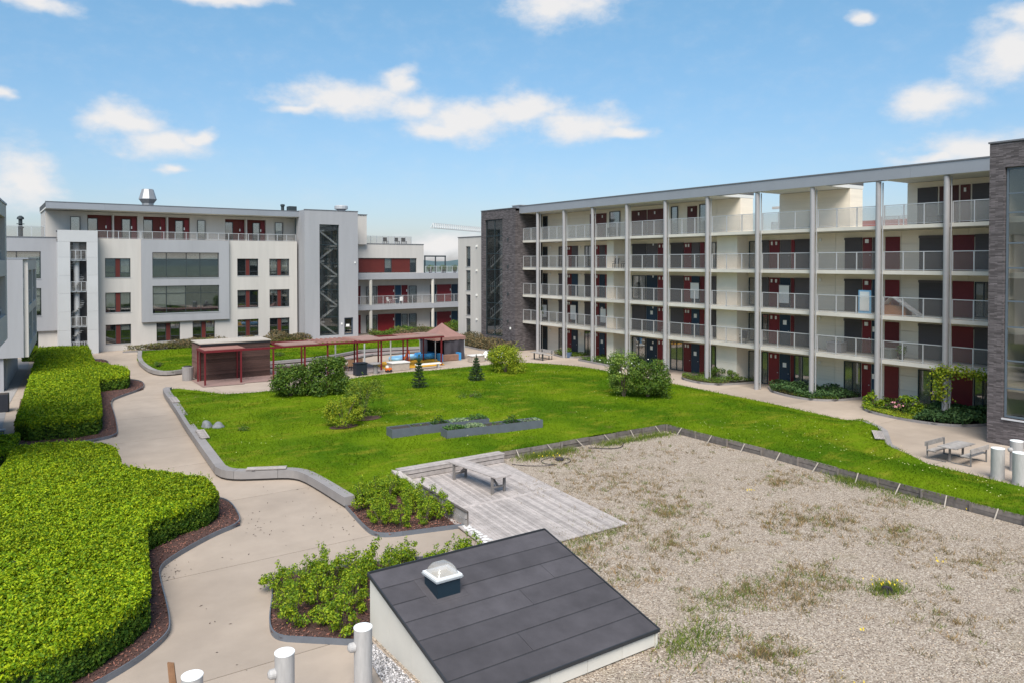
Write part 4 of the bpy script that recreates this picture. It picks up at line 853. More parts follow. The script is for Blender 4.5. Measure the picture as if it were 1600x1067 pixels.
# planting along the right building
def kerb_bed(label, line, back, seed, mixes):
    c = line[len(line)//2]; t = thing('planting_bed', label, 'planting bed', (c[0], c[1], 0)); poly = line+back; sheet('soil', poly, .10, SOIL, .8, t)
    for seg in chop(smooth_line(line, 2), 1.2, .01):
        vv, ff = ribbon(seg, -.06, .06, 0, .14); raw('kerb_stone', vv, ff, CONC, t, at=(seg[0][0], seg[0][1], 0))
    for nm, m, reg, n, h, sz in mixes:
        x, y = scatter(reg, n); k = inpoly(x, y, poly); x, y = x[k], y[k]; hh = h*(.55+.45*fnoise(x, y, 2.2, seed)); z = .1+np.maximum(.05, hh)*RNG.uniform(.1, 1, len(x))**.6; P = np.stack([x, y, z], 1)
        tag(quad_mesh(nm, leaf_quads(P, RNG.normal(size=P.shape)*.7+[0, 0, .8], sz*RNG.uniform(.7, 1.3, len(x)), sz*.5, .2), m, t))
PINK = mat('pink bloom', (.50, .22, .25), .7, 0, island=.3); PURP = mat('dark purple leaves', (.05, .02, .035), .7, 0, island=.4, trans=.1); GRASSY = mat('long blue green leaves', (.055, .11, .035), .7, 0, island=.45, hue=.2, trans=.2); LIME = mat('lime ground cover', (.24, .30, .02), .7, 0, island=.35, hue=.25, trans=.25); OLIVE = mat('olive ground cover', (.12, .13, .035), .75, 0, island=.5, hue=.3, trans=.2)
b1 = [(48.6, 44.6), (47.2, 43.4), (46.7, 41.2), (47.2, 39.6), (49.5, 38.9), (50.9, 38.8)]
kerb_bed('planting bed under the third balcony bay from the lawn bush', b1, [(50.95, 43.2)], 1, [('leaves', LF_MID, b1+[(50.9, 43.2)], 2600, .6, .12), ('ground_cover', OLIVE, [(46.7, 44.5), (48.6, 44.6), (48.3, 39), (46.7, 39.5)], 1600, .35, .1)])
bush('small_shrub', 'round dark shrub at the far end of the middle kerbed bed', (49.4, 41.5, .1), .7, 1.0, LF_DARK, 700, .12, 8, 41); bush('small_shrub', 'round mid green shrub at the near end of the kerbed bed', (49.3, 39.9, .1), .65, .95, LF_MID, 700, .12, 8, 42)
b2 = [(49.4, 36.6), (47.9, 35.2), (47.3, 33.2), (47.3, 31.6), (48.4, 30.4), (50.9, 29.9)]
kerb_bed('kerbed bed of long blue green leaves below the second bay', b2, [(50.95, 36.3)], 2, [('leaves', GRASSY, b2+[(50.9, 36.3)], 4200, .85, .2), ('ground_cover', OLIVE, [(47.2, 36.5), (48.8, 36.6), (48.6, 30.2), (47.2, 31)], 1500, .3, .1), ('lime_leaves', LF_MID, [(47.2, 33), (48.9, 33), (48.9, 30.2), (47.2, 31)], 1500, .45, .12)])
b3 = [(49.3, 27.9), (47.6, 27.9), (46.5, 26.9), (46.0, 24.6), (46.1, 22.6), (47.0, 21.3), (49.0, 20.6), (50.9, 20.5)]
kerb_bed('flower bed with lime edging plants beside the brick tower', b3, [(50.95, 27.6)], 3, [('lime_leaves', LIME, [(46, 28), (47.6, 28), (47.2, 24), (45.9, 24)], 3200, .35, .11), ('leaves', LF_DARK, [(47.3, 27.5), (50, 27.5), (50, 23), (47, 23)], 3000, .7, .14), ('tall_leaves', GRASSY, [(46.2, 24), (51, 24), (51, 20.4), (46.2, 20.4)], 5200, 1.0, .26), ('purple_leaves', PURP, [(47.6, 26.5), (49, 26.5), (49, 25.2), (47.6, 25.2)], 700, .85, .12)])
bush('small_shrub', 'bright green leafy shrub at the far end of the flower bed', (47.9, 27.3, .1), .75, 1.15, LF_YOUNG, 900, .16, 9, 43); bush('small_shrub', 'broad leaved green shrub in the middle of the flower bed', (47.9, 24.9, .1), .7, 1.1, LF_YOUNG, 800, .18, 9, 44)
P = RNG.normal(size=(22, 3))*[.15, .22, .10]+[46.9, 25.2, .7]; tag(quad_mesh('peony_blooms', leaf_quads(P, RNG.normal(size=P.shape)+[0, 0, 1], .14, .12, .1), PINK), kind='stuff')
t = thing('climbing_vine', 'pale green vine climbing the column nearest the brick tower', 'climbing plant', (48.2, 23.0, .1)); b = MB()
pts = [Vector((47.98+.05*math.sin(i), 23.05+.12*math.sin(i*1.7), .1+i*.3)) for i in range(10)]
for p, q in zip(pts[:-1], pts[1:]): b.tube(p, q, .02, .018, 6, False)
b.build('stems', BARK, t); P = np.concatenate([np.stack([47.95+RNG.normal(size=520)*.15, 23.15+RNG.normal(size=520)*.26, 1.2+RNG.uniform(0, 1, 520)*2.0], 1), np.stack([47.95+RNG.normal(size=700)*.14, RNG.uniform(19.4, 23.4, 700), 3.0+RNG.normal(size=700)*.16+.12*np.sin(RNG.uniform(0, 9, 700))], 1)])
quad_mesh('leaves', leaf_quads(P, RNG.normal(size=P.shape)*.7+[-.6, 0, .6], .16, .12, .2), LF_YEL, t)
# brownish perennial borders at the foot of the buildings
def border(label, reg, n, h, m, sz, seed):
    c = np.mean(reg, 0); t = thing('perennial_border', label, 'planting bed', (c[0], c[1], 0)); sheet('soil', reg, .12, SOIL, 1.5, t)
    for seg in chop(reg+[reg[0]], 3.0, .01): vv, ff = ribbon(seg, -.06, .06, 0, .16); raw('kerb_stone', vv, ff, CONC, t, at=(seg[0][0], seg[0][1], 0))
    for k, mm in enumerate(m):
        x, y = scatter(reg, n); hh = h*(.6+.5*fnoise(x, y, 1.0, seed+k)); z = .12+np.maximum(.1, hh)*RNG.uniform(.05, 1, n)**.7*(1 if k == 0 else .7); P = np.stack([x, y, z], 1)
        quad_mesh('brown_sprays' if k == 0 else 'leaves', leaf_quads(P, RNG.normal(size=P.shape)*.8+[0, -.3, .6], sz, sz*.4, .2), mm, t)
BRG = mat('brown green sprays', (.115, .095, .05), .8, .3, .8, island=.5, hue=.3, trans=.15)
border('brownish border along the foot of the white building', [(12.2, 90.4), (16.8, 91.3), (20.1, 91.9), (33.0, 91.9), (33.0, 90.2), (28, 88.6), (18.8, 89.6)], 9000, 1.25, [BRG, OLIVE], .22, 1)
border('green border in front of the red ground floor doors', [(41.3, 92.6), (58.0, 92.6), (58.0, 89.0), (47, 90.3), (41.6, 89.6)], 7000, 1.2, [LF_MID, OLIVE], .24, 3)
border('reddish brown border along the brick and white stair block', [(48.3, 88.6), (48.3, 67.9), (45.3, 67.2), (44.7, 70.5), (45.4, 78.0), (43.2, 88.4)], 9000, 1.5, [BRG, BRG], .22, 5)
border('small green bed at the foot of the far columns', [(48.6, 62.3), (48.2, 60.6), (48.9, 59.4), (50.9, 59.3), (50.9, 62.2)], 800, .6, [LF_MID, OLIVE], .16, 7)
border('low bed beside the second red door from the far tower', [(48.0, 57.6), (47.6, 52.6), (50.9, 51.4), (50.9, 57.5)], 1500, .6, [LF_MID, GRASSY], .16, 9)

# ---------------------------------------------------------------- buildings: shared
CREAM = mat('cream render', (.86, .765, .64), .85, .05, .8, .1, 30, var2=.07, spec=.2)
CREAMB = mat('cream cladding board', (.84, .745, .62), .85, .06, 1.0, .15, 30, var2=.06, spec=.2, stretch=(.4, .4, 6))
WHITER = mat('white render', (.51, .475, .445), .85, .06, 1.6, .1, 30, var2=.05, spec=.2, stretch=(1.1, 1.1, .12))
GREYR = mat('pale grey panel', (.335, .332, .35), .7, .05, 1.4, .05, 30, var2=.05, spec=.3, stretch=(1.1, 1.1, .12))
WPANEL = mat('white wall panel', (.50, .495, .50), .7, .04, .6, .05, 30, var2=.05, objvar=.02)
SLABM = mat('balcony concrete', (.56, .525, .47), .8, .08, 1.2, .15, 20, var2=.1)
COLM = mat('column paint', (.36, .345, .35), .45, .05, 2, metal=.15)
FASC = mat('grey roof fascia', (.30, .31, .34), .5, .05, .7, metal=.25, var2=.05)
RAILM = mat('rail metal', (.50, .50, .51), .4, .04, 3, metal=.3)
REDD = mat('dark red door', (.15, .012, .016), .45, .1, 2, var2=.1, objvar=.25)
REDP = mat('brick red panel', (.105, .018, .014), .6, .1, 1.5, var2=.1, objvar=.12)
TEAL = mat('petrol blue door', (.012, .035, .065), .45, .1, 2, objvar=.35)
SCREEN = mat('brown grey shutter', (.085, .074, .077), .6, .08, 1, objvar=.22, stretch=(1, 1, 12))
FRAME = mat('dark window frame', (.035, .045, .05), .5, .05, 2)
BLIND = mat('pale roller blind', (.60, .63, .58), .8, .06, 2, objvar=.25)
INTER = mat('dim room', (.05, .05, .05), .9, .6, 1.1, var2=.3)
LAMPW = mat('white lamp glass', (.85, .84, .80), .4, 0)
ROOFM = mat('flat roof felt', (.09, .09, .095), .9, .15, .5)
WGLASS = glass_mat('window glass', (.03, .05, .055), .10, .02, 1.2, .20)
STAIRGL = glass_mat('stair tower glass', (.04, .06, .065), .10, .02, .9, .10)
BALGL = glass_mat('balcony glass', (.36, .34, .33), .10, .1, .25)
BALTOP = glass_mat('frosted terrace glass', (.50, .49, .48), .20, .1, .35)
def brick_mat():
    m = bpy.data.materials.new('dark brick'); m.use_nodes = True; N = m.node_tree.nodes; L = m.node_tree.links; b = N['Principled BSDF']; b.inputs['Roughness'].default_value = .8
    geo = N.new('ShaderNodeNewGeometry'); sp = N.new('ShaderNodeSeparateXYZ'); L.new(geo.outputs['Position'], sp.inputs[0]); ad = N.new('ShaderNodeMath'); L.new(sp.outputs[0], ad.inputs[0]); L.new(sp.outputs[1], ad.inputs[1])
    cb = N.new('ShaderNodeCombineXYZ'); L.new(ad.outputs[0], cb.inputs[0]); L.new(sp.outputs[2], cb.inputs[1])
    br = N.new('ShaderNodeTexBrick'); br.offset = .37; br.inputs['Scale'].default_value = 1; br.inputs['Brick Width'].default_value = .36; br.inputs['Row Height'].default_value = .062; br.inputs['Mortar Size'].default_value = .007
    br.inputs['Color1'].default_value = (.054, .044, .046, 1); br.inputs['Color2'].default_value = (.155, .132, .138, 1); br.inputs['Mortar'].default_value = (.06, .055, .055, 1); br.inputs['Bias'].default_value = -.1
    L.new(cb.outputs[0], br.inputs['Vector']); mp = N.new('ShaderNodeMapping'); mp.inputs['Scale'].default_value = (1.6, 9, 1); L.new(cb.outputs[0], mp.inputs[0])
    n = N.new('ShaderNodeTexNoise'); n.inputs['Scale'].default_value = 1.2; n.inputs['Detail'].default_value = 4; L.new(mp.outputs[0], n.inputs['Vector']); mr = N.new('ShaderNodeMapRange'); L.new(n.outputs['Fac'], mr.inputs[0]); mr.inputs[1].default_value = .3; mr.inputs[2].default_value = .7; mr.inputs[3].default_value = .8; mr.inputs[4].default_value = 1.25
    s = N.new('ShaderNodeVectorMath'); s.operation = 'SCALE'; L.new(br.outputs['Color'], s.inputs[0]); L.new(mr.outputs[0], s.inputs['Scale']); L.new(s.outputs[0], b.inputs['Base Color'])
    bp = N.new('ShaderNodeBump'); bp.inputs['Strength'].default_value = .8; bp.inputs['Distance'].default_value = .02; L.new(br.outputs['Color'], bp.inputs['Height']); L.new(bp.outputs[0], b.inputs['Normal']); return m
BRICK = brick_mat()
def pt(ax, pl, u, z, d=0.0): return (pl+d, u, z) if ax == 'X' else (u, pl+d, z)
def abox(name, par, ax, pl, u0, u1, z0, z1, d0, d1, m, bev=0):
    return box(name, par, pl+d0, pl+d1, u0, u1, z0, z1, m, bev) if ax == 'X' else box(name, par, u0, u1, pl+d0, pl+d1, z0, z1, m, bev)
def holewall(name, par, ax, pl, u0, u1, z0, z1, holes, depth, m):
    """wall face with openings and their reveals; faces look towards -X or -Y"""
    us = sorted({u0, u1, *[h[0] for h in holes], *[h[1] for h in holes]}); zs = sorted({z0, z1, *[h[2] for h in holes], *[h[3] for h in holes]}); v = []; f = []
    def q(a, b, c, d):
        k = len(v); v.extend([a, b, c, d]); f.append((k, k+1, k+2, k+3) if ax == 'Y' else (k+3, k+2, k+1, k))
    for ua, ub in zip(us[:-1], us[1:]):
        for za, zb in zip(zs[:-1], zs[1:]):
            cu, cz = (ua+ub)/2, (za+zb)/2
            if any(h[0] < cu < h[1] and h[2] < cz < h[3] for h in holes): continue
            q(pt(ax, pl, ua, za), pt(ax, pl, ub, za), pt(ax, pl, ub, zb), pt(ax, pl, ua, zb))
    for a, b, c, d in holes:
        q(pt(ax, pl, a, c), pt(ax, pl, a, d), pt(ax, pl, a, d, depth), pt(ax, pl, a, c, depth)); q(pt(ax, pl, b, d), pt(ax, pl, b, c), pt(ax, pl, b, c, depth), pt(ax, pl, b, d, depth))
        q(pt(ax, pl, a, d), pt(ax, pl, b, d), pt(ax, pl, b, d, depth), pt(ax, pl, a, d, depth)); q(pt(ax, pl, b, c), pt(ax, pl, a, c), pt(ax, pl, a, c, depth), pt(ax, pl, b, c, depth))
    return raw(name, v, f, m, par)
def window(par, ax, pl, u0, u1, z0, z1, cols, d=.16, blinds=(), mid=None, fw=.06, nm='window', glass=None, fm=None, sill=True, room=True):
    """cols: list of (fraction width, kind) with kind 'g' glass or 'r' red panel"""
    b = MB(); fm = fm or FRAME
    def bb(ua, ub, za, zb, e0, e1):
        b.box(*((pl+e0, pl+e1, ua, ub, za, zb) if ax == 'X' else (ua, ub, pl+e0, pl+e1, za, zb)))
    bb(u0, u1, z0, z0+fw, d-.06, d+.02); bb(u0, u1, z1-fw, z1, d-.06, d+.02); bb(u0, u0+fw, z0+fw, z1-fw, d-.06, d+.02); bb(u1-fw, u1, z0+fw, z1-fw, d-.06, d+.02)
    tot = sum(c[0] for c in cols); u = u0+fw; W = (u1-u0-2*fw); spans = []
    for i, (w, k) in enumerate(cols):
        ue = u+W*w/tot; spans.append((u, ue, k))
        if i < len(cols)-1: bb(ue-fw*.45, ue+fw*.45, z0+fw, z1-fw, d-.055, d+.015)
        u = ue
    if mid is not None:
        zm = z0+(z1-z0)*mid
        for ua, ue, k in spans:
            if k == 'g': bb(ua+fw*.45, ue-fw*.45, zm-.03, zm+.03, d-.052, d+.012)
    c = pt(ax, pl, (u0+u1)/2, (z0+z1)/2, d); w = b.build(nm, fm, par, at=c)
    for i, (ua, ue, k) in enumerate(spans):
        if k == 'g': abox('pane', w, ax, pl, ua+.01, ue-.01, z0+fw*.8, z1-fw*.8, d-.012, d-.004, glass or WGLASS)
        elif k == 'r': abox('panel', w, ax, pl, ua+.03, ue-.03, z0+fw, z1-fw, d-.05, d, REDP)
        elif k == 'd': abox('panel', w, ax, pl, ua+.03, ue-.03, z0+fw, z1-fw, d-.05, d, REDD)
        if k == 'g' and i < len(blinds) and blinds[i]:
            zb = z1-fw-(z1-z0-2*fw)*blinds[i]; abox('blind', w, ax, pl, ua+.06, ue-.06, zb, z1-fw, d+.03, d+.04, BLIND)
    if sill: abox('sill', w, ax, pl, u0-.02, u1+.02, z0-.05, z0-.002, -.04, d, RAILM)
    if room: abox('room', w, ax, pl, u0+.003, u1-.003, z0+.003, z1-.003, d+.35, d+.40, INTER)
    return w
def lamp(par, ax, pl, u, z, s=.09, d=.0): return abox('lamp', par, ax, pl, u-s*.6, u+s*.6, z-s, z+s, d-.1, d-.002, LAMPW)
def railing(par, pts, z, h, npanes, gm, post_r=.03, rail=.05, bot=.08):
    """railing along a polyline of two points; posts, panes and rails are its sub-parts"""
    (xa, ya), (xb, yb) = pts; c = ((xa+xb)/2, (ya+yb)/2, z+h); b = MB(); b.bar((xa, ya, z+h-rail/2), (xb, yb, z+h-rail/2), rail, rail); b.bar((xa, ya, z+bot), (xb, yb, z+bot), .04, .03)
    r = b.build('railing', RAILM, par, at=c); A = Vector((xa, ya)); B = Vector((xb, yb)); d = (B-A).normalized(); L_ = (B-A).length
    alx = abs(d.x) > abs(d.y)
    for i in range(npanes+1):
        p = A.lerp(B, i/npanes); p = p+d*(.03 if i == 0 else (-.03 if i == npanes else 0)); box('post', r, p.x-post_r, p.x+post_r, p.y-post_r, p.y+post_r, z, z+h-rail-.002, RAILM)
        if i < npanes:
            q = A.lerp(B, (i+1)/npanes); e = .05; x0, x1 = sorted((p.x, q.x)); y0, y1 = sorted((p.y, q.y))
            if alx: box('glass_panel', r, x0+e, x1-e, p.y-.006, p.y+.006, z+bot+.03, z+h-rail-.03, gm)
            else: box('glass_panel', r, p.x-.006, p.x+.006, y0+e, y1-e, z+bot+.03, z+h-rail-.03, gm)
    return r

# ---------------------------------------------------------------- right: gallery apartment block
ap = thing('apartment_block', 'long cream apartment block with four open galleries and grey columns', 'building', (51, 43, 0))
YA, YB = 19.0, 67.62; LV = [0, 3.25, 6.1, 9.05, 12.0]; HEAD = [2.55, 5.55, 8.42, 11.35, 14.7]; XW = 51.0
holes = []
BAYS = [(66.7, 65.9, 'K'), (67.52-1.9, 64.77+.0, 'x')]
PAN = [(67.4, 66.3, 'K'), (65.3+.3, 64.8, 'x')]
#  panels along the wall: far edge, near edge, kind (G shutter, R red door, T blue door, D red panel, K dark door)
PAN = [(67.35, 66.5, 'K'), (64.5, 63.25, 'G'), (63.2, 62.35, 'R'), (62.3, 61.3, 'T'), (60.2, 59.1, 'G'), (59.05, 57.95, 'R'), (57.9, 57.1, 'T'), (57.05, 56.5, 'D'), (55.95, 54.6, 'W'),
       (53.21, 51.35, 'G'), (51.3, 49.9, 'T'), (49.85, 48.85, 'R'), (48.26, 46.7, 'G'), (46.66, 45.8, 'R'), (45.77, 44.86, 'T'), (44.83, 44.33, 'D'), (43.6, 43.05, 'G'), (39.7, 38.86, 'W'),
       (38.43, 37.8, 'G'), (37.77, 36.8, 'R'), (36.77, 35.83, 'T'), (35.8, 35.48, 'D'), (35.46, 34.04, 'G'), (31.36-1.36+.0, 29.35+.7-.7, 'x'), (31.25-1.25, 29.32, 'R'), (31.36, 30.03, 'G'), (29.29, 28.85, 'T'), (28.37, 27.35, 'D'), (26.06, 24.3, 'G'), (23.95, 22.64, 'D'), (22.6, 21.5, 'G')]
PAN = [p for p in PAN if p[2] != 'x']
for l in range(4):
    box('wall', ap, XW+.12, 61, YA, YB, LV[l]-(.0 if l == 0 else .25), LV[l+1]-.25, CREAMB)
# cladding boards on the back wall: one course at a time, split at the bays
for l in range(4):
    z0 = LV[l]+.005; z1 = LV[l+1]-.25; n = 3
    edges = [67.5, 64.56, 60.1, 55.75, 51.0, 46.25, 41.6, 36.75, 32.1, 27.3, 23.0, 19.05]
    for e0, e1 in zip(edges[:-1], edges[1:]):
        for k in range(n):
            a, b_ = z0+(z1-z0)*k/n, z0+(z1-z0)*(k+1)/n; box('cladding_panel', ap, XW+.01, XW+.119, e1+.01, e0-.01, a+.006, b_-.006, CREAMB)
def panel(l, y1, y0, kind):
    z0, zt = LV[l]+.02, HEAD[l]
    if kind == 'G' and l == 0: window(ap, 'X', XW-.09, y0+.02, y1-.02, z0, zt, [(1, 'g')] if y1-y0 < 1.0 else [(1, 'g'), (1, 'g')], .06, sill=False, nm='window', room=True); return
    if kind == 'W' or (kind == 'G' and (l*7+int(y0*3)) % 6 == 0): window(ap, 'X', XW-.09, y0+.02, y1-.02, z0+.05, zt-.05, [(1, 'g')] if y1-y0 < 1.0 else [(1, 'g'), (1, 'g')], .06, blinds=((.6 if (int(y0)+l) % 3 == 0 else 0),), sill=False); return
    m = {'G': SCREEN, 'R': REDD, 'T': TEAL, 'D': REDD, 'K': FRAME}[kind]
    if kind == 'T' and l == 3: m = SCREEN
    if kind == 'G':
        o = abox('shutter', ap, 'X', XW, y0+.015, y1-.015, z0, zt, -.06, .005, m); abox('shutter_box', o, 'X', XW, y0, y1, zt-.16, zt, -.12, -.062, m)
    else:
        o = abox('door' if kind in 'RTK' else 'red_panel', ap, 'X', XW, y0+.015, y1-.015, z0, zt-.02, -.055, .005, m)
        if kind in 'RT': abox('handle', o, 'X', XW, y0+.08, y0+.16, z0+1.0, z0+1.06, -.10, -.056, RAILM)
        if kind == 'R':
            for yy in (y0+.28, y1-.28): abox('lamp', o, 'X', XW, yy-.06, yy+.06, zt-.40, zt-.14, -.13, -.056, LAMPW)
        if kind == 'T' and (l in (0, 1)): abox('notice', o, 'X', XW, (y0+y1)/2-.16, (y0+y1)/2+.16, z0+1.5, z0+1.85, -.06, -.056, LAMPW)
        if kind == 'K': abox('pane', o, 'X', XW, y0+.15, y1-.15, z0+1.2, zt-.2, -.062, -.056, WGLASS)
for l in range(4):
    for y1, y0, k in PAN: panel(l, y1, y0, k)
    for ya, yb in ((39.8, 41.85), (54.35, 55.3)):
        z0 = LV[l]+.006
        for k in range(2): za, zb = z0+(LV[l+1]-.256-z0)*k/2, z0+(LV[l+1]-.256-z0)*(k+1)/2; box('pier', ap, 49.62, XW, ya, yb, za+.004, zb-.004, CREAM)
    for y in (66.0, 60.9, 42.6, 50.4, 33.3): lamp(ap, 'X', XW, y, LV[l]+2.2, .10)
# top level: rooms between open terraces
TOP = [(YB, 40.6), (36.9, 31.0), (26.9, YA)]
for a, b_ in TOP: box('wall', ap, XW+.12, 52.6, b_, a, 12.0, 14.88, CREAMB)
box('flat_roof', ap, 52.61, 60.9, YA, YB, 11.85, 12.02, ROOFM)
for a, b_ in TOP:
    n = max(1, round((a-b_)/2.4))
    for k in range(n): box('cladding_panel', ap, XW+.01, XW+.119, b_+(a-b_)*k/n+.008, b_+(a-b_)*(k+1)/n-.008, 12.01, 14.88, CREAMB)
box('parapet', ap, 60.91, 61.05, YA, YB, 11.85, 12.6, WHITER)
for a, b_ in ((40.59, 36.91), (30.99, 26.91)): box('terrace_floor', ap, XW+.12, 52.6, b_, a, 11.86, 12.03, SLABM)
railing(ap, [(55.0, 40.55), (55.0, 36.95)], 12.0, 1.0, 3, BALTOP); railing(ap, [(55.0, 30.95), (55.0, 26.95)], 12.0, 1.0, 3, BALTOP)
box('terrace_post', ap, 55, 55.18, 38.6, 38.78, 12, 14.88, WHITER); box('terrace_beam', ap, 54.98, 55.2, 37, 40.5, 14.1, 14.3, WHITER)
for y1, y0, k in ((67.35, 66.5, 'K'), (59.4, 58.0, 'D'), (57.95, 56.9, 'D'), (56.4, 54.9, 'W'), (53.3, 51.3, 'D'), (51.2, 49.2, 'D'), (48.2, 47.4, 'W'), (46.3, 45.2, 'D'), (44.9, 43.9, 'W'), (26.2, 24.9, 'G'), (24.8, 23.6, 'D'), (23.5, 22.9, 'D'), (22.8, 21.2, 'G')):
    if k == 'W':
        w = window(ap, 'X', XW-.09, y0, y1, 12.03, 14.6, [(1, 'g')], .06, sill=False, room=True, blinds=(.85,))
    elif k == 'D': o = abox('red_panel', ap, 'X', XW, y0+.01, y1-.01, 12.03, 14.5, -.055, .005, mat('dull red brown panel', (.10, .03, .028), .55, .1, 2, objvar=.2)); abox('lamp', o, 'X', XW, (y0+y1)/2-.06, (y0+y1)/2+.06, 14.05, 14.3, -.12, -.056, LAMPW)
    elif k == 'K': panel(4, y1, y0, 'K')
    else: o = abox('shutter', ap, 'X', XW, y0+.01, y1-.01, 12.03, 14.5, -.06, .005, SCREEN)
COLY = [64.56, 60.13, 55.75, 51.0, 46.25, 41.62, 36.78, 32.12, 27.3, 23.0]
SL = [67.62]+COLY+[19.05]
for l in range(1, 5):
    for a, b_ in zip(SL[:-1], SL[1:]): box('gallery_slab', ap, 48.42, XW+.05, b_+.006, a-.006, LV[l]-.24, LV[l], SLABM)
    for i, (a, b_) in enumerate(zip(SL[:-1], SL[1:])):
        A_ = a-(.0 if i == 0 else .2); B_ = b_+(0 if i == len(SL)-2 else .2)
        railing(ap, [(48.5, A_), (48.5, B_)], LV[l], 1.25 if l < 4 else 1.32, 3 if a-b_ > 3.5 else 2, BALGL if l < 4 else BALTOP)
for y in COLY:
    b = MB(); b.lathe([(.17, 0), (.17, 14.85)], (48.18, y, 0), 20); o = raw('column', b.v, b.f, COLM, ap, smooth=False, at=(48.18, y, 0)); box('gutter_pipe', o, 48.36, 48.42, y-.21, y-.15, .05, 14.8, RAILM)
    for l in range(1, 5): box('bracket', o, 48.33, 48.43, y-.05, y+.05, LV[l]-.2, LV[l]-.05, COLM)
SOFF = mat('white soffit', (.70, .68, .64), .8, .04, 1)
for a, b_ in ((67.6, 40.6), (36.9, 31.0), (26.9, YA+.02)): box('roof', ap, 48.0, 52.7, b_, a, 14.9, 15.15, SOFF); box('roof_cover', ap, 48.06, 52.7, b_, a, 15.152, 15.66, ROOFM)
for a, b_ in ((40.59, 36.91), (30.99, 26.91)): box('roof_beam', ap, 48.061, 48.5, b_, a, 14.9, 15.6, FASC)
for a, b_ in zip(np.linspace(YA+.02, 67.6, 9)[:-1], np.linspace(YA+.02, 67.6, 9)[1:]): box('fascia_panel', ap, 47.94, 48.06, a+.004, b_-.004, 14.91, 15.66, FASC)
box('roof_trim', ap, 47.9, 48.2, YA+.02, 67.6, 15.66, 15.74, mat('roof edge trim', (.14, .14, .155), .5, .05))

def stair_tower(t, ax, pl, u0, u1, z0, z1, depth, levels, side=1, tread=None):
    """flights and landings behind a glazed front"""
    SM = tread or mat('stair concrete', (.40, .385, .36), .8, .1, 2); DK = mat('stair steel', (.06, .065, .07), .6, .1, 3)
    for i, z in enumerate(levels):
        abox('landing', t, ax, pl, u0+.02, u1-.02, z-.22, z, .25, depth-.1, SM) if side == 0 else abox('landing', t, ax, pl, u0+.02, u1-.02, z-.2, z, depth*.62, depth-.05, SM)
    for i in range(len(levels)-1):
        za, zb = levels[i], levels[i+1]; zm = (za+zb)/2; W = u1-u0
        for (ua, ub, p, q, da, db) in ((u1-.25*W*.4, u0+.12*W, za, zm, .5, .5+depth*.22), (u0+.12*W, u1-.1*W, zm, zb, .5+depth*.26, .5+depth*.48)):
            b = MB(); A = pt(ax, pl, ua, p, (da+db)/2); B = pt(ax, pl, ub, q, (da+db)/2); b.bar(A, B, db-da, .16); n = 7
            o = b.build('stair_flight', SM, t, at=A); b = MB(); A2 = pt(ax, pl, ua, p+.95, da); B2 = pt(ax, pl, ub, q+.95, da); b.bar(A2, B2, .05, .05)
            for k in range(n+1):
                s = k/n; P0 = Vector(pt(ax, pl, ua+(ub-ua)*s, p+(q-p)*s, da)); b.bar(P0, P0+Vector((0, 0, .95)), .03)
            b.build('handrail', RAILM, o)
def glazing(t, ax, pl, u0, u1, z0, z1, nu, zsplits, d=.08, fm=None, fw=.07):
    fm = fm or FRAME; b = MB()
    def bb(ua, ub, za, zb, e0=.0, e1=.09): b.box(*((pl+d+e0-.05, pl+d+e1-.05, ua, ub, za, zb) if ax == 'X' else (ua, ub, pl+d+e0-.05, pl+d+e1-.05, za, zb)))
    bb(u0, u0+fw, z0, z1); bb(u1-fw, u1, z0, z1); bb(u0+fw, u1-fw, z0, z0+fw); bb(u0+fw, u1-fw, z1-fw, z1); us = np.linspace(u0, u1, nu+1); zs = [z0]+list(zsplits)+[z1]
    for u in us[1:-1]: bb(u-fw*.4, u+fw*.4, z0+fw, z1-fw, .004, .086)
    for z in zs[1:-1]:
        for a, c in zip(us[:-1], us[1:]): bb(a+fw*.45, c-fw*.45, z-fw*.4, z+fw*.4, .008, .082)
    w = b.build('glazing_frame', fm, t, at=pt(ax, pl, (u0+u1)/2, z0))
    for a, c in zip(us[:-1], us[1:]):
        for za, zb in zip(zs[:-1], zs[1:]): abox('pane', w, ax, pl, a+.02, c-.02, za+.02, zb-.02, d-.006, d+.002, STAIRGL)
    return w
# near brick stair tower on the right edge
tw = thing('brick_stair_tower', 'dark brick stair tower with tall window at the right edge', 'stair tower', (46, 14, 0))
holewall('wall', tw, 'X', 44.08, 5, 18.86, 0, 15.88, [(8.0, 18.12, 1.44, 14.57)], .3, BRICK)
box('side_wall', tw, 44.082, 52, 18.56, 18.858, 0, 15.86, BRICK); box('roof', tw, 44.1, 52, 5, 18.55, 15.6, 15.84, ROOFM); box('roof_trim', tw, 44.02, 44.22, 5, 18.92, 15.885, 15.97, mat('roof edge trim', (.14, .14, .155)))
box('back_wall', tw, 49.5, 49.7, 5, 18.5, 0, 15.6, mat('stairwell plaster', (.60, .55, .44), .85, .05, 1)); box('end_wall', tw, 44.4, 49.5, 18.3, 18.55, 0, 15.6, mat('stairwell plaster', (.6, .55, .44)))
glazing(tw, 'X', 44.08, 8.03, 18.09, 1.47, 14.54, 2, (3.0, 4.45, 6.2, 7.55, 9.3, 10.6, 12.2, 13.2), .2, mat('blue grey frame', (.10, .125, .15), .5), .1)
box('window_sill', tw, 44.0, 44.3, 7.9, 18.14, 1.36, 1.435, mat('pale sill', (.5, .5, .52), .5))
for z in (3.1, 6.1, 9.05, 12.0): box('landing', tw, 44.55, 49.5, 8, 18.3, z-.3, z, mat('stairwell plaster', (.6, .55, .44)))
